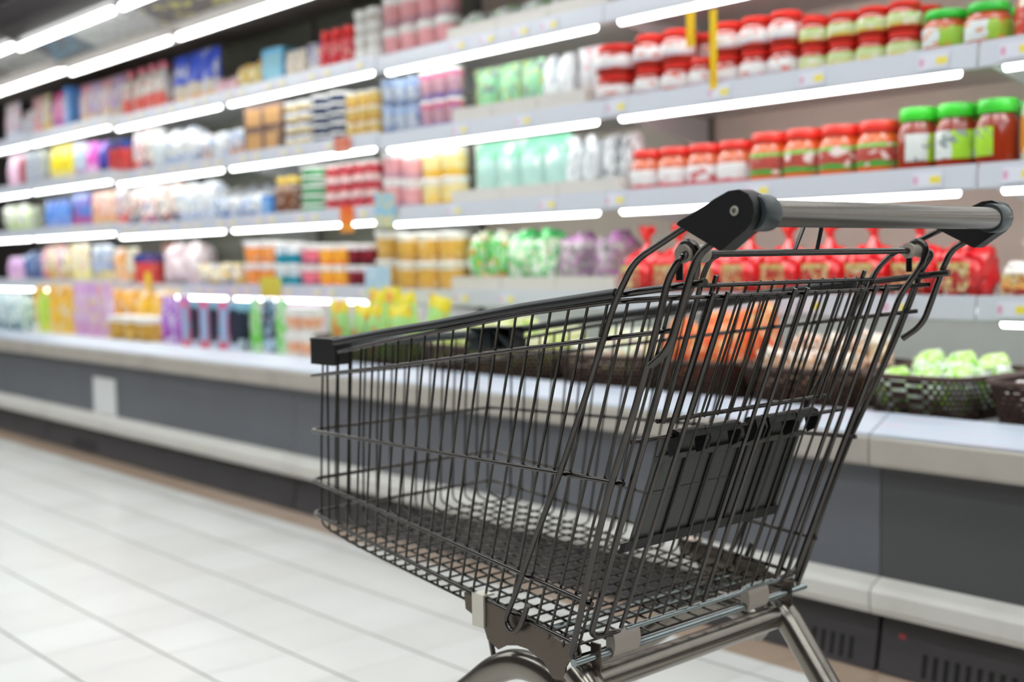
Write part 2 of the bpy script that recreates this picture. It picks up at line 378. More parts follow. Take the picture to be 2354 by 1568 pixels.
INV=[
('A', -8.795, -8.52, 1, 0.28, 1, 'pouch', 'pinkw', 'snack_pouch', 'pale pink and blue snack pouch', 'pouch', ''),
('A', -8.509, -8.312, 1, 0.192, 1, 'pouch', 'wblue', 'snack_pouch', 'small white and blue snack pouch', 'pouch', ''),
('A', -8.269, -7.974, 1, 0.259, 1, 'pouch', 'pinkred', 'snack_pouch', 'white pouch with pink and red print', 'pouch', ''),
('A', -7.955, -7.62, 1, 0.249, 1, 'pouch', 'magenta', 'snack_pouch', 'magenta pouch with a white panel', 'pouch', ''),
('A', -7.604, -7.513, 1, 0.247, 1, 'box', 'blue', 'food_box', 'narrow bright blue carton', 'carton', ''),
('A', -7.495, -6.845, 4, 0.246, 1, 'pouch', 'pinkyel', 'snack_pouch', 'pale pouch with pink top and yellow base', 'pouch', ''),
('A', -6.831, -6.517, 2, 0.272, 1, 'bottle', 'milkred', 'milk_bottle', 'white bottle with pink cap and red label', 'bottle', ''),
('A', -6.504, -6.243, 2, 0.267, 1, 'bottle', 'milkred', 'milk_bottle', 'taller white bottle with pink cap and red label', 'bottle', ''),
('A', -6.218, -5.705, 3, 0.278, 1, 'pouch', 'blubei', 'bread_bag', 'blue and white bag with beige base', 'bag', ''),
('A', -5.67, -5.433, 2, 0.093, 1, 'lump', 'bunpink', 'bun_bag', 'small pink bag of buns', 'bag', ''),
('A', -5.427, -5.191, 2, 0.135, 1, 'lump', 'bunyel', 'bun_bag', 'small yellow bag of buns', 'bag', ''),
('A', -5.186, -5.011, 1, 0.166, 1, 'box', 'sky', 'food_box', 'sky blue carton', 'carton', ''),
('A', -5.006, -4.827, 2, 0.135, 1, 'pouch', 'whbrown', 'snack_pouch', 'white pouch with brown print', 'pouch', ''),
('A', -4.819, -4.703, 1, 0.148, 1, 'pouch', 'whnavy', 'snack_pouch', 'white pouch with navy top', 'pouch', ''),
('A', -4.691, -4.426, 3, 0.177, 1, 'bottle', 'redcan', 'sauce_bottle', 'red bottle with red cap and white shoulder', 'bottle', ''),
('A', -4.418, -4.229, 2, 0.22, 4, 'tub', 'white', 'dairy_tub', 'plain white tub', 'tub', ''),
('A', -4.212, -3.743, 4, 0.257, 2, 'cup', 'pinkcup', 'yogurt_cup', 'pink yogurt cup with white lid', 'cup', ''),
('A', -3.729, -2.886, 5, 0.113, 1, 'lump', 'clrgreen', 'noodle_bag', 'clear bag with a green stripe', 'bag', 'tray'),
('B', -8.835, -8.458, 1, 0.225, 1, 'pouch', 'pinkpale', 'snack_pouch', 'plain pale pink pouch', 'pouch', ''),
('B', -8.439, -8.349, 1, 0.184, 1, 'box', 'red', 'food_box', 'narrow red carton', 'carton', ''),
('B', -8.34, -8.055, 2, 0.211, 1, 'box', 'grey', 'food_box', 'pale grey carton', 'carton', ''),
('B', -8.029, -7.624, 2, 0.223, 1, 'pouch', 'yellow', 'snack_pouch', 'bright yellow pouch', 'pouch', ''),
('B', -7.615, -7.455, 1, 0.221, 1, 'pouch', 'pblue', 'snack_pouch', 'pale blue pouch', 'pouch', ''),
('B', -7.44, -7.266, 1, 0.206, 1, 'pouch', 'magw', 'snack_pouch', 'magenta and white pouch', 'pouch', ''),
('B', -7.252, -7.084, 1, 0.196, 1, 'pouch', 'navy', 'snack_pouch', 'navy and violet pouch', 'pouch', ''),
('B', -7.031, -6.763, 2, 0.178, 1, 'cup', 'navyred', 'cheese_tub', 'red tub with navy lid', 'tub', ''),
('B', -6.751, -6.453, 2, 0.234, 1, 'pouch', 'whred', 'snack_pouch', 'white pouch with red base', 'pouch', ''),
('B', -6.419, -6.3, 1, 0.221, 1, 'bottle', 'plainw', 'milk_bottle', 'slim plain white bottle', 'bottle', ''),
('B', -6.277, -5.919, 2, 0.204, 1, 'lump', 'whblue', 'bread_bag', 'puffy white and blue bag', 'bag', ''),
('B', -5.907, -5.401, 3, 0.152, 1, 'lump', 'bluor', 'bread_bag', 'puffy blue and white bag with orange base', 'bag', ''),
('B', -5.382, -5.029, 2, 0.225, 2, 'box', 'browng', 'food_box', 'brown carton with gold spot', 'carton', ''),
('B', -5.012, -4.795, 2, 0.209, 4, 'tub', 'whgold', 'butter_tub', 'white tub with gold and blue rim', 'tub', ''),
('B', -4.783, -4.508, 2, 0.215, 5, 'tub', 'navyw', 'butter_tub', 'white tub with dark navy side', 'tub', ''),
('B', -4.496, -4.245, 3, 0.195, 3, 'cup', 'gold', 'pudding_cup', 'gold pudding cup', 'cup', ''),
('B', -4.225, -3.972, 3, 0.221, 2, 'cup', 'bluecup', 'yogurt_cup', 'blue and white yogurt cup', 'cup', ''),
('B', -3.962, -3.715, 3, 0.236, 2, 'cup', 'purcup', 'yogurt_cup', 'pink and violet yogurt cup', 'cup', ''),
('B', -3.703, -3.304, 3, 0.215, 1, 'pouch', 'greengr', 'noodle_bag', 'green bag with a grey picture', 'bag', 'tray'),
('B', -3.298, -3.135, 2, 0.214, 1, 'lump', 'clear', 'noodle_bag', 'clear whitish bag', 'bag', 'tray'),
('B', -3.13, -3.002, 2, 0.217, 1, 'pouch', 'whredp', 'noodle_bag', 'white bag with faint red print', 'bag', 'tray'),
('B', -2.989, -2.826, 1, 0.196, 2, 'jar', 'jarred', 'kimchi_jar', 'small red-lidded jar with white label', 'jar', ''),
('B', -2.803, -2.564, 2, 0.203, 2, 'jar', 'jarred', 'kimchi_jar', 'small red-lidded jar with white label', 'jar', ''),
('B', -2.56, -2.48, 1, 0.102, 1, 'jar', 'jarred', 'kimchi_jar', 'single small red-lidded jar with white label', 'jar', ''),
('B', -2.473, -2.157, 3, 0.193, 2, 'jar', 'jarred', 'kimchi_jar', 'small red-lidded jar with white label', 'jar', ''),
('B', -2.151, -1.775, 4, 0.157, 2, 'jar', 'jargy', 'kimchi_jar', 'small jar, red lid, green-yellow label', 'jar', ''),
('B', -1.768, -1.531, 2, 0.117, 1, 'jar', 'jargrn', 'kimchi_jar', 'jar with green lid and white label', 'jar', ''),
('B', -1.518, -1.4, 1, 0.151, 1, 'bottle', 'beige', 'sauce_bottle', 'tall beige bottle with a red stripe', 'bottle', ''),
('C', -8.875, -8.402, 1, 0.185, 1, 'lump', 'whgreen', 'bread_bag', 'white and lime green bag', 'bag', ''),
('C', -8.103, -7.67, 2, 0.182, 1, 'pouch', 'blue2', 'snack_pouch', 'blue pouch', 'pouch', ''),
('C', -7.655, -7.39, 1, 0.202, 1, 'pouch', 'magblue', 'snack_pouch', 'blue pouch with a magenta print', 'pouch', ''),
('C', -7.376, -7.036, 2, 0.201, 1, 'pouch', 'pinkgold', 'snack_pouch', 'pink pouch with gold base', 'pouch', ''),
('C', -7.024, -6.495, 3, 0.224, 1, 'pouch', 'whred', 'snack_pouch', 'white pouch with red and navy base', 'pouch', ''),
('C', -6.483, -6.144, 2, 0.218, 1, 'pouch', 'whnavy2', 'snack_pouch', 'white pouch with dark base', 'pouch', ''),
('C', -6.132, -5.709, 2, 0.209, 1, 'lump', 'whblue', 'bread_bag', 'round white bag with blue shadowed base', 'bag', ''),
('C', -5.699, -5.216, 4, 0.122, 1, 'lump', 'whblue2', 'bread_bag', 'white and strong blue bag', 'bag', ''),
('C', -5.207, -5.117, 1, 0.097, 1, 'box', 'blue', 'food_box', 'narrow blue carton', 'carton', ''),
('C', -5.109, -4.92, 2, 0.179, 1, 'bottle', 'browng', 'sauce_bottle', 'brown bottle with yellow cap', 'bottle', ''),
('C', -4.897, -4.697, 1, 0.208, 5, 'tub', 'greenw', 'butter_tub', 'white tub with green side', 'tub', ''),
('C', -4.682, -4.27, 4, 0.204, 3, 'cup', 'redcup', 'fruit_cup', 'pink cup with dark red fruit', 'cup', ''),
('C', -4.244, -3.98, 2, 0.261, 2, 'cup', 'pinkcup', 'yogurt_cup', 'pink yogurt cup with white lid', 'cup', ''),
('C', -3.974, -3.724, 2, 0.253, 2, 'cup', 'yelcup', 'yogurt_cup', 'yellow and white yogurt cup', 'cup', ''),
('C', -3.713, -3.177, 4, 0.242, 1, 'pouch', 'teal', 'noodle_bag', 'teal and white bag with a yellow base', 'bag', 'tray'),
('C', -3.172, -2.998, 2, 0.216, 1, 'lump', 'clear', 'noodle_bag', 'pale clear bag', 'bag', 'tray'),
('C', -2.994, -2.835, 2, 0.209, 1, 'lump', 'whdark', 'noodle_bag', 'white bag with a dark grey edge', 'bag', 'tray'),
('C', -2.823, -2.337, 4, 0.138, 1, 'jar', 'jarpat', 'kimchi_jar', 'squat red-lidded jar with red-patterned white label', 'jar', ''),
('C', -2.334, -1.844, 4, 0.151, 1, 'jar', 'jarorg', 'kimchi_jar', 'orange jar with red lid and green-edged label', 'jar', ''),
('C', -1.839, -1.506, 3, 0.174, 1, 'jar', 'jarbig', 'kimchi_jar', 'tall jar of red kimchi with bright green lid', 'jar', ''),
('C', -1.499, -1.386, 1, 0.209, 1, 'bottle', 'beigeor', 'sauce_bottle', 'beige bottle with white cap and orange label', 'bottle', ''),
('D', -8.919, -8.534, 1, 0.157, 1, 'pouch', 'lilac', 'snack_pouch', 'lilac pouch', 'pouch', ''),
('D', -8.517, -8.158, 1, 0.198, 1, 'lump', 'navyb', 'snack_pouch', 'dark navy and white bag', 'bag', ''),
('D', -8.142, -7.705, 2, 0.225, 1, 'lump', 'pinkred', 'snack_pouch', 'pink and white bag with red base', 'bag', ''),
('D', -7.69, -7.423, 1, 0.223, 1, 'pouch', 'yelw', 'snack_pouch', 'pale yellow pouch', 'pouch', ''),
('D', -7.41, -7.092, 1, 0.211, 1, 'pouch', 'bluegold', 'snack_pouch', 'blue and gold pouch', 'pouch', ''),
('D', -7.08, -6.735, 2, 0.189, 1, 'pouch', 'orw', 'snack_pouch', 'orange and white pouch', 'pouch', ''),
('D', -6.725, -6.517, 1, 0.172, 1, 'cup', 'navyred', 'cheese_tub', 'red cup with blue lid', 'cup', ''),
('D', -6.345, -5.95, 1, 0.281, 1, 'lump', 'whpink', 'bread_bag', 'large round white bag with pink edges', 'bag', ''),
('D', -5.935, -5.471, 4, 0.115, 1, 'lump', 'cream', 'cheese_pack', 'small cream coloured pack with blue edge', 'pack', ''),
('D', -5.449, -5.144, 2, 0.215, 2, 'cup', 'orcup', 'fruit_cup', 'clear cup with white lid and orange fruit', 'cup', ''),
('D', -5.136, -4.93, 2, 0.205, 2, 'cup', 'tealcup', 'jelly_cup', 'white cup with teal jelly at its base', 'cup', ''),
('D', -4.923, -4.757, 1, 0.193, 2, 'cup', 'pinkc2', 'jelly_cup', 'strong pink jelly cup', 'cup', ''),
('D', -4.75, -4.523, 2, 0.188, 2, 'cup', 'orange', 'jelly_cup', 'bright orange jelly cup', 'cup', ''),
('D', -4.516, -4.325, 2, 0.184, 2, 'cup', 'darkred', 'jelly_cup', 'dark red jelly cup', 'cup', ''),
('D', -4.31, -3.737, 4, 0.243, 2, 'cup', 'amber', 'pudding_cup', 'amber pudding cup with clear lid', 'cup', ''),
('D', -3.723, -3.489, 1, 0.26, 1, 'lump', 'gror', 'vegetable_bag', 'green and orange vegetable bag', 'bag', 'tray'),
('D', -3.484, -3.22, 2, 0.245, 1, 'lump', 'greenwh', 'vegetable_bag', 'green and white vegetable bag', 'bag', 'tray'),
('D', -3.216, -2.859, 2, 0.213, 1, 'lump', 'purgr', 'vegetable_bag', 'round bag with violet rim and grey mushrooms', 'bag', 'tray'),
('D', -2.852, -1.569, 9, 0.218, 1, 'kbag', 'kred', 'kimchi_bag', 'red knotted kimchi bag', 'bag', ''),
('D', -1.545, -1.392, 1, 0.144, 1, 'kbag', 'korw', 'kimchi_bag', 'white knotted bag with orange print', 'bag', ''),
('K', -7.984, -7.532, 2, 0.242, 1, 'lump', 'tealw', 'snack_bag', 'teal and white bag', 'bag', ''),
('K', -7.518, -7.344, 1, 0.243, 1, 'pouch', 'lime', 'snack_bag', 'lime green pouch', 'pouch', ''),
('K', -7.33, -6.96, 2, 0.257, 1, 'pouch', 'orange2', 'snack_bag', 'yellow orange pouch', 'pouch', ''),
('K', -6.951, -6.405, 3, 0.293, 1, 'pouch', 'lilacy', 'snack_bag', 'lilac pouch with yellow figure', 'pouch', ''),
('K', -6.39, -5.85, 3, 0.125, 1, 'cup', 'goldcup', 'jelly_cup', 'gold jelly cup with white lid', 'cup', ''),
('K', -5.811, -5.472, 2, 0.235, 1, 'pouch', 'purple', 'snack_bag', 'purple and white pouch', 'pouch', ''),
('K', -5.459, -4.893, 6, 0.219, 1, 'box', 'pinkdk', 'drink_carton', 'slim pink carton with dark stripe', 'carton', ''),
('K', -4.882, -4.542, 3, 0.235, 1, 'pouch', 'greenp', 'snack_bag', 'green pouch', 'pouch', ''),
('K', -4.535, -4.313, 2, 0.205, 2, 'tub', 'orwh', 'egg_tray', 'white tray of orange snacks', 'tray', '')]
# ------------------------------------------------------------------ shopping cart (built in its own frame, x back to front reversed: handle at +x)
M_steel = worn('dark plated wire', '565250', '4c4845', .20, 1., scale=18., amt=.5)
M_bright = worn('plated rod with painted reflections', '98a1a2', '7d8080', .20, 1., scale=22., amt=.55)  # reflections along the rear rods painted in as a lighter base colour
M_wire = mat('dark plated thin wire', '46433f', .19, 1.)
M_rodm = mat('brushed handle tube', '7f7a74', .27, .9)
M_plast = mat('black plastic', '0d0d0d', .42)
M_plast2 = mat('dark grey seat plastic', '4a4b48', .40)
M_cap = mat('dark grey collar plastic', '3b4143', .3)
M_bush = mat('beige bushing plastic', 'a2988d', .42)
M_plate = worn('scuffed chassis plate', '6a6058', '4c453f', .32, .85, scale=25., amt=.6)
M_tubeS = worn('chassis tube', '8a847c', '6c645c', .22, .95, scale=18., amt=.62)
M_clip = mat('bright clip', 'd8d2c6', .3, .6)
M_rub = mat('grey rubber tyre', '4a4a4a', .7)
cart = empty('shopping_cart', (0, 0, 0), .0317)
_c = Matrix.Rotation(.0317, 3, 'Z') @ Vector((-1.3, 1.38796, 0))
cart.location = (_c.x, _c.y, 0)
tag(cart, 'empty dark wire shopping cart with grey handle tube, in the aisle before the fridges', 'shopping cart')
OX, OZ = 1.3, H
def cpart(name, bm, m, parent=None, smooth=True, bev=0.):
    for v in bm.verts: v.co.x += OX; v.co.z += OZ
    return link(name, bm, m, parent or cart, smooth, bevel=bev)
def sidew(x, z): return .2085 + (x+1.8)*(.0645+.04*(z+.37))
RIM = [(-1.719,-.136),(-1.562,-.114),(-1.417,-.096),(-1.21,-.067),(-1.037,-.047),(-.878,-.030)]
RIM2 = [(-1.70,-.150),(-1.562,-.127),(-1.418,-.106),(-1.21,-.074),(-1.037,-.055),(-.878,-.045)]
FLOORZ = [(-1.797,-.458),(-1.749,-.464),(-1.664,-.476),(-1.548,-.487),(-1.379,-.503),(-1.12,-.528)]
def sgn(s, x, z, off=0.): return (x, s*(sidew(x, z)+off), z)

# side wire panels
for s in (-1, 1):
    b = bmesh.new()
    for k in range(23):
        xb, xt = -1.749+.0285*k, -1.739+.0368*k
        zt, zb = interp(RIM2, xt), interp(FLOORZ, xb)
        tube(b, [sgn(s, xt, zt), sgn(s, xb, zb), (xb, s*(sidew(xb, zb)-.03), zb-.001)], .0020, n=6, fr=.011, seg=4)
    cpart('side_wires', b, M_wire)
# floor wires
b = bmesh.new()
for k in range(23):
    xb = -1.749+.0285*k; zb = interp(FLOORZ, xb); w = sidew(xb, zb)-.028
    tube(b, [(xb, -w, zb-.001), (xb, w, zb-.001)], .0020, n=6)
for j in range(14):
    y0 = -.195+.03*j; pts = [(-1.777, y0, -.146), (-1.790, y0, -.30), (-1.797, y0, -.458)]
    for x in (-1.76, -1.70, -1.60, -1.45, -1.30, -1.115):
        pts.append((x, y0*sidew(x, -.48)/.2085, interp(FLOORZ, x)-.0045))
    tube(b, pts, .0020, n=6, fr=.014, seg=4)
cpart('floor_and_front_wires', b, M_wire)
for xr in (-1.235, -1.205):
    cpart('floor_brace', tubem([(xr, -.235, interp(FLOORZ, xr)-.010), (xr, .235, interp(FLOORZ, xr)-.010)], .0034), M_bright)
# hoops round the basket
for zf, zr, xr in ((-.196, -.086, -.925), (-.291, -.281, -1.018), (-.378, -.448, -1.083), (-.436, -.509, -1.118)):
    def hz(x): return interp([(-1.8, zf), (-1.566, -.168), (-1.312, -.135), (-1.123, -.11), (xr, zr)], x) if zf == -.196 else zf+(zr-zf)*(x+1.8)/(xr+1.8)
    near = [sgn(-1, x, hz(x), .004) for x in (xr, -1.2, -1.4, -1.6, -1.7, -1.803)]
    far = [sgn(1, x, hz(x), .004) for x in (-1.803, -1.7, -1.6, -1.4, -1.2, xr)]
    cpart('basket_hoop', tubem(near+far, .0031 if zf > -.2 else .0034, n=10, fr=.026, seg=6), M_steel)
# rims, covers, front corner blocks
for s in (-1, 1):
    xe = -.876
    cpart('rim_rod', tubem([sgn(s, x, interp(RIM, x)) for x in (-1.70, -1.562, -1.417, -1.21, -1.037, xe)], .0047, n=12), M_steel)
    cpart('lower_rim_rod', tubem([sgn(s, x, interp(RIM2, x)) for x in (-1.70, -1.562, -1.417, -1.21, -1.037, -.905)], .0036, n=10), M_steel)
    cpart('rim_cover', tubem([sgn(s, x, interp(RIM, x)+.001) for x in (-1.712, -1.562, -1.417, -1.21, -1.024)], .0070, n=12, ry=.0062), M_plast)
    b = bmesh.new(); yo = .2165
    bi = bmesh.new(); box(bi, -1.784, -1.778, s*.143, s*(yo-.005), -.1735, -.131)
    box(b, -1.784, -1.714, s*(yo-.004), s*yo, -.174, -.130)
    box(b, -1.784, -1.712, s*(yo-.030), s*(yo+.001), -.133, -.129)
    box(b, -1.784, -1.762, s*.143, s*(yo-.031), -.133, -.129)
    box(b, -1.714, -1.708, s*(yo-.032), s*(yo+.002), -.172, -.127)
    bmesh.ops.remove_doubles(b, verts=b.verts, dist=1e-6)
    cb = cpart('corner_bumper', b, M_plast, smooth=False)
    b = bmesh.new(); prism(b, [(-1.776,-.134),(-1.768,-.134),(-1.715,-.166),(-1.723,-.171)], 'y', *sorted((s*(yo-.026), s*(yo-.004))))
    cpart('corner_rib', b, M_cap, cb, False)
    cpart('corner_front_web', bi, M_cap, cb, False)
cpart('front_rail', tubem([(-1.776, -.148, -.142), (-1.776, .148, -.142)], .0080, n=12), M_cap)
# support rods
for s in (-1, 1):
    A = [(-.889,.293,.036),(-.978,.286,-.004),(-1.014,.281,-.052),(-1.08,.272,-.186),(-1.127,.266,-.276),(-1.185,.260,-.378),(-1.232,.2555,-.466),(-1.256,.254,-.506),(-1.240,.254,-.521),(-1.222,.255,-.507),(-1.206,.256,-.474)]
    cpart('front_support_rod', tubem([(x, s*y, z) for x, y, z in A], .0041, n=12, fr=.020, seg=5), M_steel)
    Cc = [(-.852,.290,.017),(-.877,.290,.004),(-.890,.290,-.022),(-.906,.290,-.065),(-.919,.290,-.098),(-.930,.289,-.112),(-.953,.287,-.128)]
    cpart('handle_hook_rod', tubem([(x, s*y, z) for x, y, z in Cc], .0047, n=12, fr=.016, seg=5), M_steel)
Bp = [(-.905,.289,.000),(-.924,.289,-.026),(-.938,.287,-.066),(-.960,.283,-.123),(-.986,.279,-.183),(-1.037,.272,-.292),(-1.073,.267,-.388),(-1.108,.262,-.493),(-1.121,.260,-.526),(-1.112,.252,-.533)]
cpart('hinge_frame_rod', tubem([(x, -y, z) for x, y, z in Bp[::-1]]+[(-.913, -.262, .004), (-.915, -.24, .003), (-.915, .24, .003), (-.913, .262, .004)]+[(x, y, z) for x, y, z in Bp], .0045, n=12, fr=.012, seg=5), M_steel)
# bushings
for s in (-1, 1):
    b = bmesh.new()
    prof = [(.0062, -.021), (.0110, -.021), (.0110, -.016), (.0088, -.012), (.0088, .012), (.0110, .016), (.0110, .021), (.0062, .021)]
    lathe(b, prof, 24)
    for v in b.verts: v.co = Vector((v.co.x-.915, s*.254+v.co.z, v.co.y+.003))
    cpart('hinge_bushing', b, M_bush)
# handle
cpart('handle_tube', tubem([(-.803, -.268, .0458), (-.803, .268, .0458)], .0152, n=28), M_rodm)
for s in (-1, 1):
    b = bmesh.new()
    poly = [(-.899,.036),(-.898,.0385),(-.895,.0405),(-.872,.0495),(-.845,.063),(-.826,.0705),(-.812,.0715),(-.800,.066),(-.794,.057),(-.792,.046),(-.795,.036),(-.803,.0275),(-.820,.0165),(-.8345,.0065),(-.8375,.0055),(-.841,.0068)]
    y0, y1 = sorted((s*.278, s*.303))
    prism(b, poly, 'y', y0, y1)
    hb = cpart('handle_bracket', b, M_plast, bev=.003)
    b = bmesh.new(); lathe(b, [(.0155,.0),(.0195,.0),(.0203,.004),(.0203,.026),(.0195,.030),(.0,.030)], 28)
    for v in b.verts: v.co = Vector((v.co.x-.806, s*(.2585+v.co.z), v.co.y+.0462))
    cpart('tube_collar', b, M_cap, hb)
    b = bmesh.new(); lathe(b, [(.0,-.0005),(.0028,-.0005),(.0032,.0012),(.0050,.0012),(.0056,.0),(.0056,-.003)], 18)
    for v in b.verts: v.co = Vector((v.co.x-.818, s*(.3035+v.co.z), v.co.y+.0485))
    cpart('screw', b, M_clip, hb)
    for o in hb.children: o.matrix_parent_inverse = Matrix()
# rear gate
def G(y, z, off=0.): return (-.915+off+.385*z, y, z)
gate = cpart('rear_gate', tubem([G(-.262, -.049), G(.243, -.052)], .0028, n=10), M_steel)
def gp(name, bm, m=M_steel): return cpart(name, bm, m, gate)
for s in (-1, 1):
    tube_pts = [(-.9290, s*.262, -.028), (-.9290, s*.262, .003), (-.9275, s*.262, .0105), (-.9215, s*.262, .0165), (-.912, s*.262, .0165), (-.9035, s*.262, .011), (-.902, s*.262, .002), (-.9075, s*.257, -.020)]
    b = bmesh.new(); tube(b, tube_pts+[G(s*.25, -.06, .003), G(s*.242, -.3), G(s*.236, -.500), G(s*.17, -.509)], .0045, n=12, fr=.016, seg=5)
    gp('gate_side_rod', b)
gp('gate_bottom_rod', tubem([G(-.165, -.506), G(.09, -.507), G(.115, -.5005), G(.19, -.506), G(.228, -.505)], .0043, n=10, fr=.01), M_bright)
thin = bmesh.new()
for i in range(15):
    y = -.202+.0285*i; yb = y*1.035
    if i in (0, 1, 6, 7, 13, 14):
        ztop = -.044
        pts = [G(y, ztop, .0062), G(yb, -.500, .0040)]
        gp('gate_bar', tubem(pts, .0032, n=10))
    else:
        tube(thin, [G(y, -.049, .003), G(yb, -.500, .003)], .0016, n=6)
gp('gate_wires', thin, M_wire)
gp('gate_seat_hinge_rod', tubem([G(-.243, -.232, -.02), G(.243, -.236, -.02)], .0032, n=10))
# folded child seat
seat = cpart('child_seat', tubem([(-.949, -.197, -.036), (-.949, .197, -.037)], .0030, n=10), M_steel)
def sp(name, bm, m=M_steel, smooth=True, bev=0.): return cpart(name, bm, m, seat, smooth, bev)
for s in (-1, 1):
    sp('seat_side_rod', tubem([(-.917, s*.205, .001), (-.926, s*.207, -.003), (-.944, s*.199, -.022), (-.955, s*.196, -.050), G(s*.190, -.212, -.022)], .0036, n=10, fr=.014))
    sp('seat_tip_rod', tubem([G(s*.170, -.024, -.022), G(s*.166, -.212, -.022)], .0033, n=10))
b = bmesh.new()
for i in range(12):
    y = -.157+.0285*i; tube(b, [(-.9505, y, -.0325), G(y*1.0, -.214, -.025)], .0016, n=6)
sp('seat_wires', b, M_wire)
sp('seat_low_rod', tubem([G(-.196, -.210, -.026), G(.190, -.211, -.026)], .0032, n=10))
sp('seat_loop', tubem([(-.915, -.050, .003), (-.912, -.030, .040), (-.912, .010, .040), (-.915, .001, .003)], .0030, n=10, fr=.008))
# seat flap
def PF(y, z, n=0.): # point on the flap plane, n = towards the handle
    x = -.915-.034+.385*(z+.0) ; return (x+n*.93, y, z+n*.36)
def pbox(b, y0, y1, z0, z1, n0, n1):
    c = [PF(y, z, n) for n in (n0, n1) for z in (z0, z1) for y in (y0, y1)]
    vs = [b.verts.new(p) for p in c]
    for f in ((0,1,3,2),(4,6,7,5),(0,4,5,1),(2,3,7,6),(0,2,6,4),(1,5,7,3)): b.faces.new([vs[i] for i in f])
b = bmesh.new(); pbox(b, -.168, .165, -.392, -.262, -.0025, .0015); flap = sp('seat_flap', b, M_plast2, False, .001)
def fp(name, bm, m=M_plast2, bev=.0006): return cpart(name, bm, m, seat, False, bev)
b = bmesh.new(); pbox(b, -.182, .170, -.398, -.383, -.004, .0075); fp('flap_lip', b, M_plast)
b = bmesh.new()
for y in (-.108, -.050, .012, .030, .075, .092, .135, .150): pbox(b, y, y+.0035, -.384, -.264, .001, .0055)
fp('flap_rib', b, M_plast)
b = bmesh.new(); pbox(b, -.168, .165, -.272, -.264, .000, .0070); pbox(b, -.168, .165, -.3165, -.3145, .000, .0028); fp('flap_ridge', b)
b = bmesh.new(); pbox(b, -.160, .160, -.262, -.238, -.004, -.001); fp('flap_upper_band', b, M_plast2)
for (ya, yb) in ((-.160, -.100), (-.098, -.028), (.006, .030), (.036, .100), (.104, .158)):
    b = bmesh.new(); n = 8
    for k in range(n):
        for (r0, r1) in ((.0085, .0115),):
            a0, a1 = math.radians(200-200*k/n), math.radians(200-200*(k+1)/n)
            cxy = (-1.0255, -.236)
            q = [(cxy[0]+r*math.cos(a), cxy[1]+r*math.sin(a)) for r, a in ((r0, a0), (r1, a0), (r1, a1), (r0, a1))]
            prism(b, q, 'y', ya, yb)
    bmesh.ops.remove_doubles(b, verts=b.verts, dist=1e-5)
    for y in (ya, yb-.004):
        prism(b, [(-1.037,-.236),(-1.030,-.225),(-1.016,-.227),(-1.013,-.240),(-1.020,-.256),(-1.033,-.262)], 'y', y, y+.004)
    fp('flap_hook', b, M_plast, 0)
# lower rear: hinge rod, clips, plates
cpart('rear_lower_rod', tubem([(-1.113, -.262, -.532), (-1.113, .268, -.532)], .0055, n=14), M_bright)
for ya, yb in ((-.192, -.140), (.108, .158)):
    b = bmesh.new(); tube(b, [(-1.1115, ya, -.5215), (-1.1115, yb, -.5215)], .0185, ry=.0085, n=20); cpart('rod_clip', b, M_bush, bev=.0008)
for s in (-1, 1):
    poly = [(-1.353,-.486),(-1.35,-.510),(-1.332,-.516),(-1.313,-.522),(-1.303,-.545),(-1.280,-.555),(-1.262,-.545),(-1.240,-.540),(-1.219,-.5405),(-1.187,-.551),(-1.170,-.570),(-1.147,-.568),(-1.145,-.549),(-1.139,-.540),(-1.118,-.536),(-1.1165,-.524),(-1.120,-.513),(-1.151,-.516),(-1.167,-.512),(-1.175,-.505)]
    b = bmesh.new(); y0, y1 = sorted((s*.2425, s*.2455)); prism(b, poly, 'y', y0, y1)
    pl_ = cpart('chassis_plate', b, M_plate, smooth=False, bev=.0006)
    b = bmesh.new()
    y0, y1 = sorted((s*.2425, s*.262)); 
    prism(b, [(-1.121,-.514),(-1.1045,-.514),(-1.104,-.552),(-1.110,-.558),(-1.117,-.551),(-1.121,-.541)], 'y', *sorted((s*.218, s*.221)))
    cpart('plate_tab', b, M_plate, pl_, False)
    b = bmesh.new(); box(b, -1.331, -1.306, *sorted((s*.246, s*.2495)), -.529, -.484); box(b, -1.331, -1.306, *sorted((s*.228, s*.2495)), -.484, -.4815)
    cpart('plate_clip', b, M_clip, pl_, False, .0012)
    cpart('weld_strut', tubem([(-1.325, s*.222, -.50), (-1.334, s*.215, -.545), (-1.322, s*.215, -.59)], .004, n=8), M_steel)
    tb = [(-1.740, s*.190, -.868), (-1.60, s*.205, -.800), (-1.384, s*.222, -.652), (-1.312, s*.224, -.596), (-1.262, s*.224, -.574), (-1.210, s*.224, -.576), (-1.178, s*.222, -.594), (-1.158, s*.218, -.606)]
    cpart('chassis_arch_tube', tubem(tb, .0215, n=20, fr=.05, seg=6, ry=.0150), M_tubeS)
# cross tube bent into the rear legs
cross = cpart('cross_tube', tubem([(-1.128, -.222, -.573), (-1.128, .222, -.573)], .0185, n=20, ry=.0165), M_tubeS)
for s in (-1, 1):
    cpart('rear_leg_tube', tubem([(-1.142, s*.226, -.556), (-1.118, s*.226, -.573), (-.893, s*.252, -.895)], .0200, n=20, ry=.0235, fr=.012, seg=4), M_tubeS)
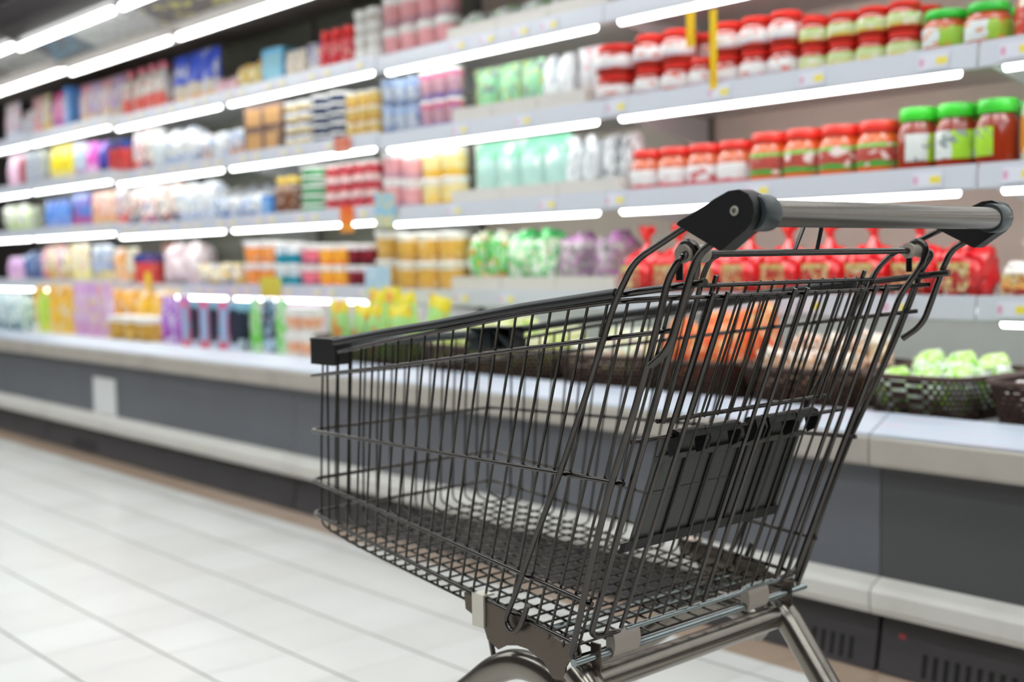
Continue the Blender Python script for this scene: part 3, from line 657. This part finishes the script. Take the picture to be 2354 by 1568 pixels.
# castors
for wx, wy in ((-.893, .252), (-1.755, .188)):
    for s in (-1, 1):
        y = s*wy; fz = -.893 if wx > -1 else -.865
        b = bmesh.new(); lathe(b, [(.012,-.012),(.052,-.012),(.060,-.008),(.0625,0),(.060,.008),(.052,.012),(.012,.012)], 28)
        for v in b.verts: v.co = Vector((wx-.03+v.co.x, y+v.co.z, -.9075+v.co.y))
        w = cpart('castor', b, M_rub)
        b = bmesh.new()
        for t in (-1, 1): prism(b, [(wx+.02, fz-.002), (wx-.035, fz-.002), (wx-.045, -.915), (wx-.018, -.915)], 'y', *sorted((y+t*.0155, y+t*.0185)))
        box(b, wx-.035, wx+.02, y-.0185, y+.0185, fz-.004, fz)
        cpart('fork', b, M_plate, w, False)
# fix parenting offsets (children share the cart's frame)
# ------------------------------------------------------------------ products
PAL = {
 'pinkw': ('e9c9d4','f2dfe4','c9d3e6','e8eaf2'), 'wblue': ('dcdce4','e8e6ea','7fb0d4','c8606a'), 'pinkred': ('f0cfd6','e8b8b8','e87a7a','f4e6e2'),
 'magenta': ('ee9ac8','f0409c','c878b8','f4eef2'), 'blue': ('5a9ade','3a86dc','5a86c4','8ab4e4'), 'pinkyel': ('e6dce6','ec9ab4','e2d39c','d8b0b8'),
 'milkred': ('ece8e0','f0eee8','e0625c','e9e4da'), 'blubei': ('e8dccb','3d5fe0','e2a95c','dfe4f4'), 'bunpink': ('ecb8c8','f0d4da','d87a92','f2e2e0'),
 'bunyel': ('f0dc98','f4b83c','c8c468','f4ece0'), 'sky': ('6ab2dc','45b4e6','5a9ac8','8cc6d8'), 'whbrown': ('dccfc0','efe8da','b09484','e8dccb'),
 'whnavy': ('dcdcd8','5560b8','e4dcc0','cccce0'), 'redcan': ('dc2436','e83030','d8404a','e89aa0'), 'white': ('e4e4e0','f2f2f2','c8c4be','b8a89c'),
 'pinkcup': ('e9a6aa','f4f4f2','c99aa8','e8b4b4'), 'clrgreen': ('d3d8d4','c9ccca','d8dcdb','7cc84e'),
 'pinkpale': ('edc8de','edc8de','e4b8d0','f0d4e4'), 'red': ('d04a58','d84a58','c05060','b84050'), 'grey': ('b4bcc8','d4dce0','a8a8b8','c4c8d4'),
 'yellow': ('f0dc3c','f4e048','e8d890','d8b83a'), 'pblue': ('b4dce4','c4e4ea','a890b4','d4a0c8'), 'magw': ('e868c8','e060d0','f0a8dc','f4c8e8'),
 'navy': ('4850b0','9a48d0','383f78','7880c8'), 'navyred': ('dc4a48','3a4f98','d85050','e07868'), 'whred': ('ece4e0','f2eeec','e05a50','5868a0'),
 'plainw': ('dcdedc','f0ece4','c8d4dc','e4e4e4'), 'whblue': ('e8e8e4','f0f0ec','a8b8dc','dce4f0'), 'bluor': ('a8c4e4','e4ecf4','e07c2c','eee4d4'),
 'browng': ('806860','8c7066','6c5254','c89a64'), 'whgold': ('dcc078','e8e0cc','3c54a4','e8e0cc'), 'navyw': ('24345c','24345c','1c2848','c8ccd8'),
 'gold': ('dcb868','e8d8a8','d09c40','e8c880'), 'bluecup': ('c8d0dc','b4c8e8','8c98b4','4f78c0'), 'purcup': ('d0a4b0','e07c9c','9c88b8','8468b0'),
 'greengr': ('8fd0a4','a8e0b0','c9c25a','76868c'), 'clear': ('e2e6e8','eef0f2','cfd4d6','c4ccd4'), 'whredp': ('d8dadd','e0e4e8','c8c0bc','d890a0'),
 'jarred': ('a83024','e6332a','b03a2c','e9e8e6'), 'jargy': ('a8301c','e8362c','c0402c','cfd48c'), 'jargrn': ('c05020','34c43a','b84a20','dfe6e6'),
 'jarpat': ('d87048','ea3a30','c05040','e6e2e2'), 'jarorg': ('e0602c','ee3c30','c8641c','6cb048'), 'jarbig': ('983018','46d43a','8a2c1c','a8d438'),
 'beige': ('ddd6c0','f0eeea','c8503c','d85048'), 'beigeor': ('cfc8b4','e8e6da','c8c0a8','dc9430'), 'whgreen': ('e6e8e0','eeeee8','c4dc7c','d4e4b4'),
 'blue2': ('5a94e4','3f74e0','8898c8','a8c0ec'), 'magblue': ('4a90dc','2f7cd4','c04880','9c3c78'), 'pinkgold': ('e8c8bc','e8c0b8','dca84c','d87058'),
 'whnavy2': ('e8e2d8','ece8e0','2f3a5c','dc7860'), 'whblue2': ('dfe6f0','f0efec','2f6cc0','4880d0'), 'greenw': ('4aa868','4aa868','3c9c58','dfe6dc'),
 'redcup': ('c84450','eec8c8','e8bcb8','a82c38'), 'yelcup': ('f0dc9c','f4f0e4','e8b848','f2c440'), 'teal': ('b8dcd4','88d4b0','d8b838','f0f2ee'),
 'whdark': ('e4e6e8','eceef0','cfd0d4','6a727a'), 'jar': ('b84030','e03030','b84030','e9e8e6'),
 'lilac': ('dcb4dc','d8b0e0','e8c0cc','c89cd0'), 'navyb': ('5a74a8','28487c','4f5fa0','c8d4e4'), 'pinkred': ('f0cfd6','e8b8b8','e8607a','f4e6e2'),
 'yelw': ('ece6c8','f0ecd4','e8dc78','e4b4b0'), 'bluegold': ('a8b8dc','c8d4e4','e0c458','4c7cc0'), 'orw': ('f0b468','e8dcd0','f4c468','e87840'),
 'whpink': ('ecdce0','f2e8e8','dcc0cc','e8d0d8'), 'cream': ('f0e8c4','f4f0dc','7888b8','e8c060'), 'orcup': ('f09848','f4f2f0','e08c50','e8b890'),
 'tealcup': ('e4e8ec','f4f4f4','1f8ca4','2c98b0'), 'pinkc2': ('ec7488','f6eef0','9c4468','e890a0'), 'orange': ('f8ac38','f4f0ec','f08c2c','fcc060'),
 'darkred': ('801828','ece4ec','501420','9c3448'), 'amber': ('dcac50','ece8dc','c89c58','e8c890'), 'gror': ('6cc870','e4ece0','e09838','48b850'),
 'greenwh': ('dceacc','58c870','38b468','eef4ea'), 'purgr': ('b4a8ac','b874b4','c0bcbc','8c8488'), 'kred': ('e8242c','f03c38','b01424','f05848'),
 'korw': ('ece6e0','f0ece8','e8e0d8','f0984c'), 'tealw': ('c8dce0','e0f0f0','4c8098','eef4f4'), 'lime': ('b8e458','b0e050','dce45c','e8f098'),
 'orange2': ('f8c43c','f0b040','f4cc58','f0f0e0'), 'lilacy': ('e4cce0','d8a8e0','d8a0cc','e8c878'), 'goldcup': ('cfa040','f2f0e8','b88c30','e8c068'),
 'purple': ('b878d4','c888dc','9c3cac','dcd4f0'), 'pinkdk': ('98b4dc','4a4460','e07c98','e06c90'), 'greenp': ('8cd868','a0e0a8','6ccc40','e8ece0'),
 'orwh': ('f0b490','f4e8e0','ecdcd0','e88858'), 'vegyel': ('d4e47c','eef0c8','e4d890','a8cc58'), 'vegpink': ('ecccc4','e4ecdc','e8c0a8','d4dc7c'),
 'redor': ('f06038','f08858','e8a048','f4d0a0'), 'ginger': ('e8c4a0','f0e4d8','c88858','6a5048'), 'leaf': ('e9efe9','c4e488','dfe8e6','8cd42c'), 'brownc': ('d8c8bc','f0ece8','b08868','8c6a58'),
 'standgr': ('b4e490','f0dc3c','8cd848','f0a050'),
}
PAL.update({'navyk': ('35364f','8cc0dc','c8d0e4','2c2c40'), 'pinkk': ('e8709c','ec6c9c','e2506c','9cbce0'), 'pinkyel2': ('e8e4f0','c8a0d8','e0cf98','b4a8d4'), 'milk2': ('f0ece4','f0eee8','6a88c4','e8e4dc'), 'whyel': ('f4efe0','f0e4b0','e8c040','3c58b4'), 'kclear': ('e4dce4','e8505a','d83a44','f0e8ee'), 'orw2': ('f0eade','c0d8b0','e89a50','f4f0e4')})
PAL['navyback'] = ('1c2c6c','28387c','141c44','3c58a8'); PAL['bunyel2'] = ('f0b848','f0d890','c88ca0','e8909c')
def pmat(k, sc=4., soft=False):
    p = PAL[k]; tf, bf = {'blubei': (.42, .18), 'tealcup': (.95, .5), 'jelly': (.9, .2), 'teal': (.72, .2), 'pinkyel': (.8, .35), 'magenta': (.75, .3), 'pinkred': (.8, .35)}.get(k, (.8, .25))
    if k in ('blubei', 'teal', 'magenta', 'yellow', 'navy', 'magw'): sc, soft = 2.2, True
    if soft: return pack('plain pack '+k, *p, sc=sc, thr=.62, spk=False, tf=tf, bf=bf)
    return pack('pack '+k, *p, sc=sc)
M_lidw = mat('white lid', 'f4f3f0', .3)
M_glassred = {}
def lump_bm(w, d, h, seed, lean=0., sub=4):
    b = bmesh.new(); bmesh.ops.create_icosphere(b, subdivisions=sub, radius=1.)
    o = Vector((seed*3.7, seed*1.3, seed))
    for v in b.verts:
        c = v.co.copy(); k = 1+.26*noise.noise(c*1.6+o)+.15*noise.noise(c*4.2+o)+.06*noise.noise(c*9+o)
        q = Vector((abs(c.x)**.75*math.copysign(1, c.x), abs(c.y)**.75*math.copysign(1, c.y), abs(c.z)**.8*math.copysign(1, c.z)))*k
        z = (q.z*.5+.5)
        v.co = Vector((q.x*w*.45, q.y*d*.45 + lean*z*h, max(0., z)*h*.92))
    zs = max(v.co.z for v in b.verts)
    ex = max(abs(v.co.x) for v in b.verts); ey = max(abs(v.co.y) for v in b.verts)
    for v in b.verts: v.co.x *= w*.495/ex; v.co.y *= d*.49/ey
    for v in b.verts: v.co.z *= h/zs
    return b
def pouch_bm(w, d, h, seed):
    b = bmesh.new(); nx, nz = 8, 10; g = {}
    rr = random.Random(seed)
    for side in (-1, 1):
        for i in range(nx+1):
            for j in range(nz+1):
                u, v = i/nx, j/nz
                bul = (math.sin(PI*min(1, max(0, u)))**.6)*(min(1., (1-v)*2.2+.02)**.7 if v > .1 else .9)
                edge = i in (0, nx) or j == nz
                y = 0 if edge else side*bul*d*.5
                if edge and side == 1: continue
                zz = v*h; xx = (u-.5)*w*(1-.05*math.sin(PI*v))
                yy_ = y+.004*noise.noise(Vector((u*4+seed, v*4, side)))*(0 if edge else 1)
                g[(side, i, j)] = b.verts.new((xx, yy_ - v*d*.12, zz))
    def V(s, i, j): return g.get((s, i, j)) or g[(-1, i, j)]
    for side in (-1, 1):
        for i in range(nx):
            for j in range(nz):
                q = [V(side, i, j), V(side, i+1, j), V(side, i+1, j+1), V(side, i, j+1)]
                u = []
                for x in q:
                    if x not in u: u.append(x)
                if len(u) > 2:
                    try: b.faces.new(u if side < 0 else u[::-1])
                    except ValueError: pass
    bot = [V(-1, i, 0) for i in range(nx+1)]+[V(1, i, 0) for i in range(nx-1, 0, -1)]
    try: b.faces.new(bot)
    except ValueError: pass
    return b
def make(kind, pal, name, w, h, seed):
    """returns the top-level object of one product standing on z=0, facing -y"""
    p = PAL[pal]; r = w*.5
    if kind == 'jar':
        r = w*.497; lh = h*.20
        o = link(name, tmpbm(lambda b: lathe(b, [(r*.90,0),(r*.98,h*.03),(r,h*.09),(r,h*.62),(r*.93,h*.70),(r*.80,h*.765),(r*.78,h*.80)], 22)), worn('contents '+pal, p[0], p[2], .12, 0., scale=26., amt=.45, coat=.8))
        lw = [(r*.88,h*.785),(r*.90,h*.80),(r*.90,h*.96),(r*.86,h*.985),(0,h)]
        link('lid', tmpbm(lambda b: lathe(b, lw, 28)), mat('lid '+p[1], p[1], .3, coat=.3), o)
        a = {'jarbig': (.9, 2.7), 'jarorg': (.2, PI-.2)}.get(pal, (.05, PI-.05))
        f0, f1 = (.16, .58) if pal != 'jarpat' else (.05, .50)
        link('label', tmpbm(lambda b: lathe(b, [(r*1.006,h*f0),(r*1.012,h*(f0+.01)),(r*1.012,h*(f1-.01)),(r*1.006,h*f1)], 18, a0=PI+a[0]-.3, a1=PI+a[1]+.1)), labelmat(pal), o)
        return o
    if kind == 'cup':
        t = h*.11
        o = link(name, tmpbm(lambda b: lathe(b, [(r*.74,0),(r*.78,h*.02),(r*.90,h-t)], 18)), pmat(pal, 4., True))
        link('lid', tmpbm(lambda b: lathe(b, [(r*.93,h-t),(r*.97,h-t*.9),(r*.97,h-t*.35),(r*.90,h-t*.1),(0,h-t*.1)], 18)), M_lidw if pal not in ('navyred', 'orange', 'bluecup') else mat('lid '+p[1], p[1], .3), o)
        return o
    if kind == 'tub':
        t = h*.30
        o = link(name, tmpbm(lambda b: lathe(b, [(r*.82,0),(r*.86,h*.04),(r*.94,h-t)], 20, sy=.9)), pmat(pal, 2., True))
        link('lid', tmpbm(lambda b: lathe(b, [(r*.95,h-t),(r*.99,h-t*.9),(r*.99,h-t*.1),(r*.95,h-.001),(0,h-.001)], 20, sy=.9)), M_lidw, o)
        return o
    if kind == 'box':
        d = min(w, .12)
        o = link(name, boxm(-w*.47, w*.47, -d/2, d/2, 0, h), pmat(pal, 5., True), None, False, bevel=.003)
        link('front_print', boxm(-w*.36, w*.36, -d/2-.0012, -d/2-.0004, h*.15, h*.85), mat('print '+p[3], p[3], .4), o, False)
        return o
    if kind == 'bottle':
        r = min(r*.94, .055)
        o = link(name, tmpbm(lambda b: lathe(b, [(r*.92,0),(r,h*.03),(r,h*.62),(r*.85,h*.74),(r*.45,h*.84),(r*.42,h*.88)], 20)), pmat(pal))
        cc = {'milkred': 'ee7c92', 'redcan': 'f03434', 'browng': 'f0cf6a'}.get(pal, 'f2f1ee')
        link('cap', tmpbm(lambda b: lathe(b, [(r*.50,h*.87),(r*.52,h*.88),(r*.50,h*.99),(0,h)] if pal not in ('redcan', 'browng') else [(r*.8,h*.80),(r*.84,h*.82),(r*.80,h*.985),(0,h)], 16)), mat('cap '+cc, cc, .35), o)
        lc = {'milkred': 'e4584e', 'redcan': 'c81c30', 'beige': 'd0483c', 'beigeor': 'dc9020', 'browng': '7a4c34', 'plainw': 'ccd4da'}[pal]
        link('label', tmpbm(lambda b: lathe(b, [(r*1.01,h*.14),(r*1.015,h*.15),(r*1.015,h*(.38 if pal == 'milkred' else .55)),(r*1.01,h*(.39 if pal == 'milkred' else .56))], 14, a0=PI+.3, a1=2*PI-.3)), pack('label '+lc, lc, lc, lc, 'efe6d8', sc=3, thr=.6), o)
        return o
    if kind == 'kbag':
        b = lump_bm(w*1.02, .15, h*.66, seed)
        b2 = [(w*.20,h*.60),(w*.09,h*.72),(w*.05,h*.78),(w*.10,h*.86),(w*.17,h*.94),(w*.19,h)]
        lathe(b, b2, 14)
        for v in b.verts:
            if v.co.z > h*.8: v.co += Vector((.012*noise.noise(v.co*60), .012*noise.noise(v.co*60+Vector((5,5,5))), .01*noise.noise(v.co*40)))
        o = link(name, b, worn('plastic '+pal, p[0], p[1] if pal == 'kred' else p[3], .18, 0., scale=12., amt=.5, coat=.6))
        link('tie', tmpbm(lambda q: lathe(q, [(w*.06,h*.755),(w*.085,h*.765),(w*.085,h*.795),(w*.06,h*.805)], 12)), mat('tie red', 'd83038', .4), o)
        lb = bmesh.new(); 
        for i in range(6):
            x0_, x1_ = -w*.30+w*.6*i/6, -w*.30+w*.6*(i+1)/6
            yf = lambda x: -.0725-.018*(1-(x/(w*.5))**2)
            vs = [lb.verts.new((x, yf(x), z)) for x, z in ((x0_, h*.08), (x1_, h*.08), (x1_, h*.42), (x0_, h*.42))]; lb.faces.new(vs)
        bmesh.ops.remove_doubles(lb, verts=lb.verts, dist=1e-5); bmesh.ops.solidify(lb, geom=lb.faces, thickness=.002)
        link('label', lb, pack('kimchi label '+pal, 'b83a3a' if pal == 'kred' else 'f0a050', 'cfc07a', 'a02830', 'd8c8a0', sc=3.5), o)
        return o
    if kind == 'lump':
        d = min(.19, w*1.1+.03); return link(name, lump_bm(w*1.0, d, h, seed), pmat(pal, 4.5))
    d = min(.10, w*.45)
    return link(name, pouch_bm(w*.99, d, h, seed), pmat(pal, 4.) if pal != 'standgr' else pmat(pal, 2.2, True))
def tmpbm(f):
    b = bmesh.new(); f(b); return b
def labelmat(pal):
    d = {'jarred': ('e6e4e4','dcdcde','c8c0cc','d87868'), 'jargy': ('c8d49c','8cc06a','dcc85c','e8e4d8'), 'jargrn': ('dfe5e6','9cc844','dfe3e4','d88a50'),
         'jarpat': ('e2dede','e8e6e6','cc4c58','c8646a'), 'jarorg': ('b85048','7cc860','4ca84a','ead8d4'), 'jarbig': ('dfe3e0','a8d83c','5ca83a','8f9a98')}[pal]
    ax = {'jargrn': (0, .66, -.2), 'jarbig': (0, .52, -.2)}.get(pal, (2, .82, .22))
    return pack('label '+pal, d[0], d[1], d[2], d[3], tf=ax[1], bf=ax[2], sc=2.6, thr=.6, ax=ax[0], spk=False)
LAY = dict(A=1.80-.008, B=1.49-.008, C=1.19-.008, D=.86-.008, K=.583)
SN = dict(A='top shelf', B='second shelf', C='third shelf', D='fourth shelf', K='bottom deck')
def copy_thing(o):
    c = o.copy(); COL.objects.link(c)
    for ch in o.children:
        d = ch.copy(); COL.objects.link(d); d.parent = c
    return c
def ordn(i, n):
    if n == 1: return ''
    if i == 0: return 'leftmost'
    if i == n-1: return 'rightmost'
    return ORD[i]+' from left'
TIER = {1: [''], 2: ['lower tier', 'upper tier'], 3: ['bottom tier', 'middle tier', 'top tier'], 4: ['bottom tier', 'second tier', 'third tier', 'top tier'], 5: ['bottom tier', 'second tier', 'third tier', 'fourth tier', 'top tier']}
counts = {}
def expand(r):
    L, X0, X1, n, h, t, kind, pal, name, desc, cat, rest = r
    w = (X1-X0)/n
    if kind in ('pouch', 'lump', 'box', 'bottle', 'cup') and w > .21: n *= 2
    return L, X0, X1, n, h, t, kind, pal, name, desc, cat, rest
ROWS = [expand(r) for r in INV]
for r in ROWS: counts[(r[0], r[9])] = counts.get((r[0], r[9]), 0)+r[3]
seen = {}
for ri, (L, X0, X1, n, h, t, kind, pal, name, desc, cat, rest) in enumerate(ROWS):
    w = (X1-X0)/n; hmax = {'A': .27, 'K': .30}.get(L, .232)
    pals = {'pinkdk': ['pinkk', 'navyk'], 'pinkyel': ['pinkyel', 'pinkyel2'], 'whblue2': ['whblue2', 'whblue'], 'bluor': ['bluor', 'whblue'], 'cream': ['cream', 'whyel'], 'greenp': ['greenp', 'navyk', 'greenp'], 'whred': ['whred', 'whnavy2', 'whred'], 'orw': ['orw', 'orw2'], 'pinkred': ['pinkred', 'whyel']}.get(pal, [pal])
    protos = {}; h = min(h, hmax) if L != 'A' or X0 < -4.2 else min(h, .27)
    if L == 'A' and h > .215 and kind in ('cup',): h = .25
    hh = h/t
    for i in range(n):
        X = X0+w*(i+.5)
        for k in range(t):
            pk = pals[i % len(pals)]
            if pk not in protos: o = protos[pk] = make(kind, pk, name, w, hh-.0015, ri*1.7+1)
            else: o = copy_thing(protos[pk])
            y = (2.945 if L != 'K' else 2.64) + min(.09, w*.5)*.8 + (.02 if rest == 'tray' else 0) + (.05 if kind == 'lump' else 0)
            if rest == 'tray': y = 3.043
            elif kind == 'lump': y = (2.93 if L != 'K' else 2.55)+min(.19, w*1.1+.03)*.52
            z = LAY[L]+unit_dz(X)*(1 if L != 'K' else 0)+k*hh+(.003 if rest == 'tray' else 0.0005)
            o.location = (X, y, z)
            o.rotation_euler = (0, 0, random.uniform(-.12, .12)+(PI*random.choice((0, 1)) if kind == 'lump' else 0)+({0: .9, 1: .1, 2: -.9}[i % 3] if pal == 'jarbig' else 0))
            j = seen.get((L, desc), 0)+i
            parts = [desc, ordn(j, counts[(L, desc)]), TIER[t][k] if t <= 5 else '', SN[L]]
            tag(o, ', '.join(q for q in parts if q), cat, 'products: '+desc[:40]+' on the '+SN[L] if counts[(L, desc)]*t > 1 else None)
    if kind == 'jar':            # a second row right behind the first
        for i in range(n):
            for k in range(t):
                o = copy_thing(protos[pal]); o.location = (X0+w*(i+.5)+.004, 2.945+min(.09, w*.5)*.8+w*1.03+.004, LAY[L]+k*hh+.0005); o.rotation_euler = (0, 0, random.uniform(-.4, .4))
                tag(o, ', '.join(q for q in (desc, 'back row', ordn(seen.get((L, desc), 0)+i, counts[(L, desc)]), TIER[t][k], SN[L]) if q), cat, 'products: '+desc[:40]+' in the back row, '+SN[L])
    seen[(L, desc)] = seen.get((L, desc), 0)+n
# taller things standing in the second row
def back(L, X0, X1, n, h, kind, pal, name, desc, cat, y=3.27, z=0.):
    w = (X1-X0)/n; proto = None
    for i in range(n):
        if proto is None: o = proto = make(kind, pal, name, w, h, X0*3)
        else: o = copy_thing(proto)
        X = X0+w*(i+.5); o.location = (X, y, LAY[L]+unit_dz(X)+.0005+z); o.rotation_euler = (0, 0, random.uniform(-.1, .1))
        tag(o, ', '.join(q for q in (desc, ordn(i, n), 'back row', SN[L]) if q), cat, 'back row products: '+desc if n > 1 else None)
back('A', -5.75, -5.05, 5, .215, 'box', 'navyback', 'food_box', 'dark navy blue carton', 'carton')
back('A', -5.00, -4.45, 4, .262, 'lump', 'bunyel2', 'snack_bag', 'yellow and pink snack bag', 'bag')
back('C', -6.1, -5.45, 4, .20, 'lump', 'whblue', 'bread_bag', 'puffy white bag behind the blue ones', 'bag')
back('D', -7.0, -6.55, 2, .215, 'pouch', 'pinkgold', 'snack_pouch', 'tall pinkish pouch behind the tubs', 'pouch')
back('K', -5.70, -4.55, 7, .20, 'pouch', 'lilacy', 'snack_bag', 'tall lilac pouch', 'pouch', 2.86)
back('K', -8.0, -6.0, 9, .235, 'pouch', 'orange2', 'snack_bag', 'tall yellow pouch', 'pouch', 2.86)
# pale card trays holding the bags
M_tray = mat('pale grey card tray', 'd6d1cb', .5)
def tray(X0, X1, z, hh, lab):
    b = bmesh.new(); y0, y1 = 2.925, 3.16; t = .004
    box(b, X0, X1, y0, y0+t, z, z+hh); box(b, X0, X1, y1-t, y1, z, z+hh); box(b, X0, X0+t, y0+t, y1-t, z, z+hh); box(b, X1-t, X1, y0+t, y1-t, z, z+hh); box(b, X0+t, X1-t, y0+t, y1-t, z, z+.003)
    o = link('display_tray', b, M_tray, None, False); tag(o, lab, 'tray', 'card trays on the shelves')
for L, a0, a1, hh in (('A', -3.735, -2.88, .055), ('B', -3.71, -2.99, .06), ('C', -3.725, -2.83, .052), ('D', -3.735, -2.86, .055)):
    for i in range(3):
        q0, q1 = a0+(a1-a0)*i/3, a0+(a1-a0)*(i+1)/3
        tray(q0+.002, q1-.002, LAY[L]+.0002, hh, 'pale grey display tray holding bags, %s of three, %s' % (('leftmost','middle','rightmost')[i], SN[L]))

# ------------------------------------------------------------------ wicker baskets with fresh food on the bottom deck
M_wick = worn('dark brown wicker', '4a332c', '3a2823', .6, 0., scale=50., bump=.3)
def basket(X0, X1, lab, z0=.5835, hh=.098, y0=2.53, dep=.40, open_=False):
    w = X1-X0; cx, cy = (X0+X1)/2, y0+dep/2
    rt = empty('wicker_basket', (cx, cy, z0)); tag(rt, lab, 'basket', 'wicker baskets on the bottom deck')
    def ring_pt(a, k):   # superellipse ring
        sx, sy = (w/2-.006)*(.86+.14*k), (dep/2-.004)*(.88+.12*k)
        c, s_ = math.cos(a), math.sin(a)
        return Vector((sx*math.copysign(abs(c)**.45, c), sy*math.copysign(abs(s_)**.45, s_), k*hh))
    n = 100; rows = 9; b = bmesh.new(); g = [[b.verts.new(ring_pt(2*PI*i/n, j/(rows-1))) for i in range(n)] for j in range(rows)]
    for j in range(rows-1):
        for i in range(n):
            if (i+j) % 2 == 0 or j in (0,): b.faces.new((g[j][i], g[j][(i+1) % n], g[j+1][(i+1) % n], g[j+1][i]))
    # diagonal strands closing most of each gap
    for j in range(1, rows-1):
        for i in range(n):
            if (i+j) % 2 == 1:
                a, c_, d, e = g[j][i].co, g[j][(i+1) % n].co, g[j+1][(i+1) % n].co, g[j+1][i].co
                lo, hi = (.38, .62) if not open_ else (.22, .80); m1, m2 = a.lerp(e, lo), c_.lerp(d, lo); m3, m4 = a.lerp(e, hi), c_.lerp(d, hi)
                b.faces.new((g[j][i], g[j][(i+1) % n], b.verts.new(m2), b.verts.new(m1)))
                b.faces.new((b.verts.new(m3), b.verts.new(m4), g[j+1][(i+1) % n], g[j+1][i]))
    b.faces.new(g[0][::-1])
    bmesh.ops.solidify(b, geom=b.faces, thickness=.004)
    link('woven_wall', b, M_wick, rt, False)
    b = bmesh.new(); pts = [ring_pt(2*PI*i/48, 1.) for i in range(49)]; tube(b, pts, .007, n=8, cap=False); link('rim', b, M_wick, rt)
    return rt
BK = [(-4.206,-3.535,'standgr',4,.24,'tall green, yellow and orange vegetable bag'),(-3.524,-2.803,'vegyel',5,.16,'yellow green sprout bag'),(-2.789,-2.393,'vegpink',3,.15,'pinkish vegetable bag'),
      (-2.383,-2.075,'redor',3,.22,'bright orange red vegetable bag'),(-2.07,-1.707,'ginger',3,.17,'bag of tan ginger roots'),(-1.699,-1.389,'leaf',3,.135,'clear bag of fresh green leaves'),(-1.380,-1.08,'brownc',3,.105,'clear bag of brown mushrooms')]
bl = ['leftmost, holding tall green bags','second from left, with yellow green sprouts','third from left, behind the cart wires','fourth from left, with orange red bags','fifth from left, with ginger','sixth from left, with green leaves','rightmost, at the frame edge']
for bi, (X0, X1, pal, n, up, desc) in enumerate(BK):
    basket(X0, X1, 'dark brown wicker basket, '+bl[bi], open_=(bi == 5))
    proto = None; Wb = (X1-X0)*.80; w = Wb/n
    for i in range(n*2):
        row = i % 2; q = i//2
        if proto is None: o = proto = make('lump' if pal != 'standgr' else 'pouch', pal, 'vegetable_bag', w*.97 if pal != 'standgr' else w*1.0, up, bi+20.)
        else: o = copy_thing(proto)
        o.location = ((X0+X1)/2-Wb/2+w*(q+.5), 2.635+.155*row, .5875)
        s = random.uniform(.85, 1.02); o.scale = (1, .135/max(.05, o.dimensions.y if o.dimensions.y else .15) if pal != 'standgr' else 1, s*(1.18 if row else .95)); o.rotation_euler = (0, 0, random.uniform(-.12, .12))
        if pal == 'standgr': o.rotation_euler = (0, .22*math.sin(q*2.1+row), random.uniform(-.1, .1)); o.location.z += .012
        tag(o, '%s, %s, %s row of its basket' % (desc, ordn(q, n), ('front', 'back')[row]), 'bag', 'fresh food bags: '+desc)
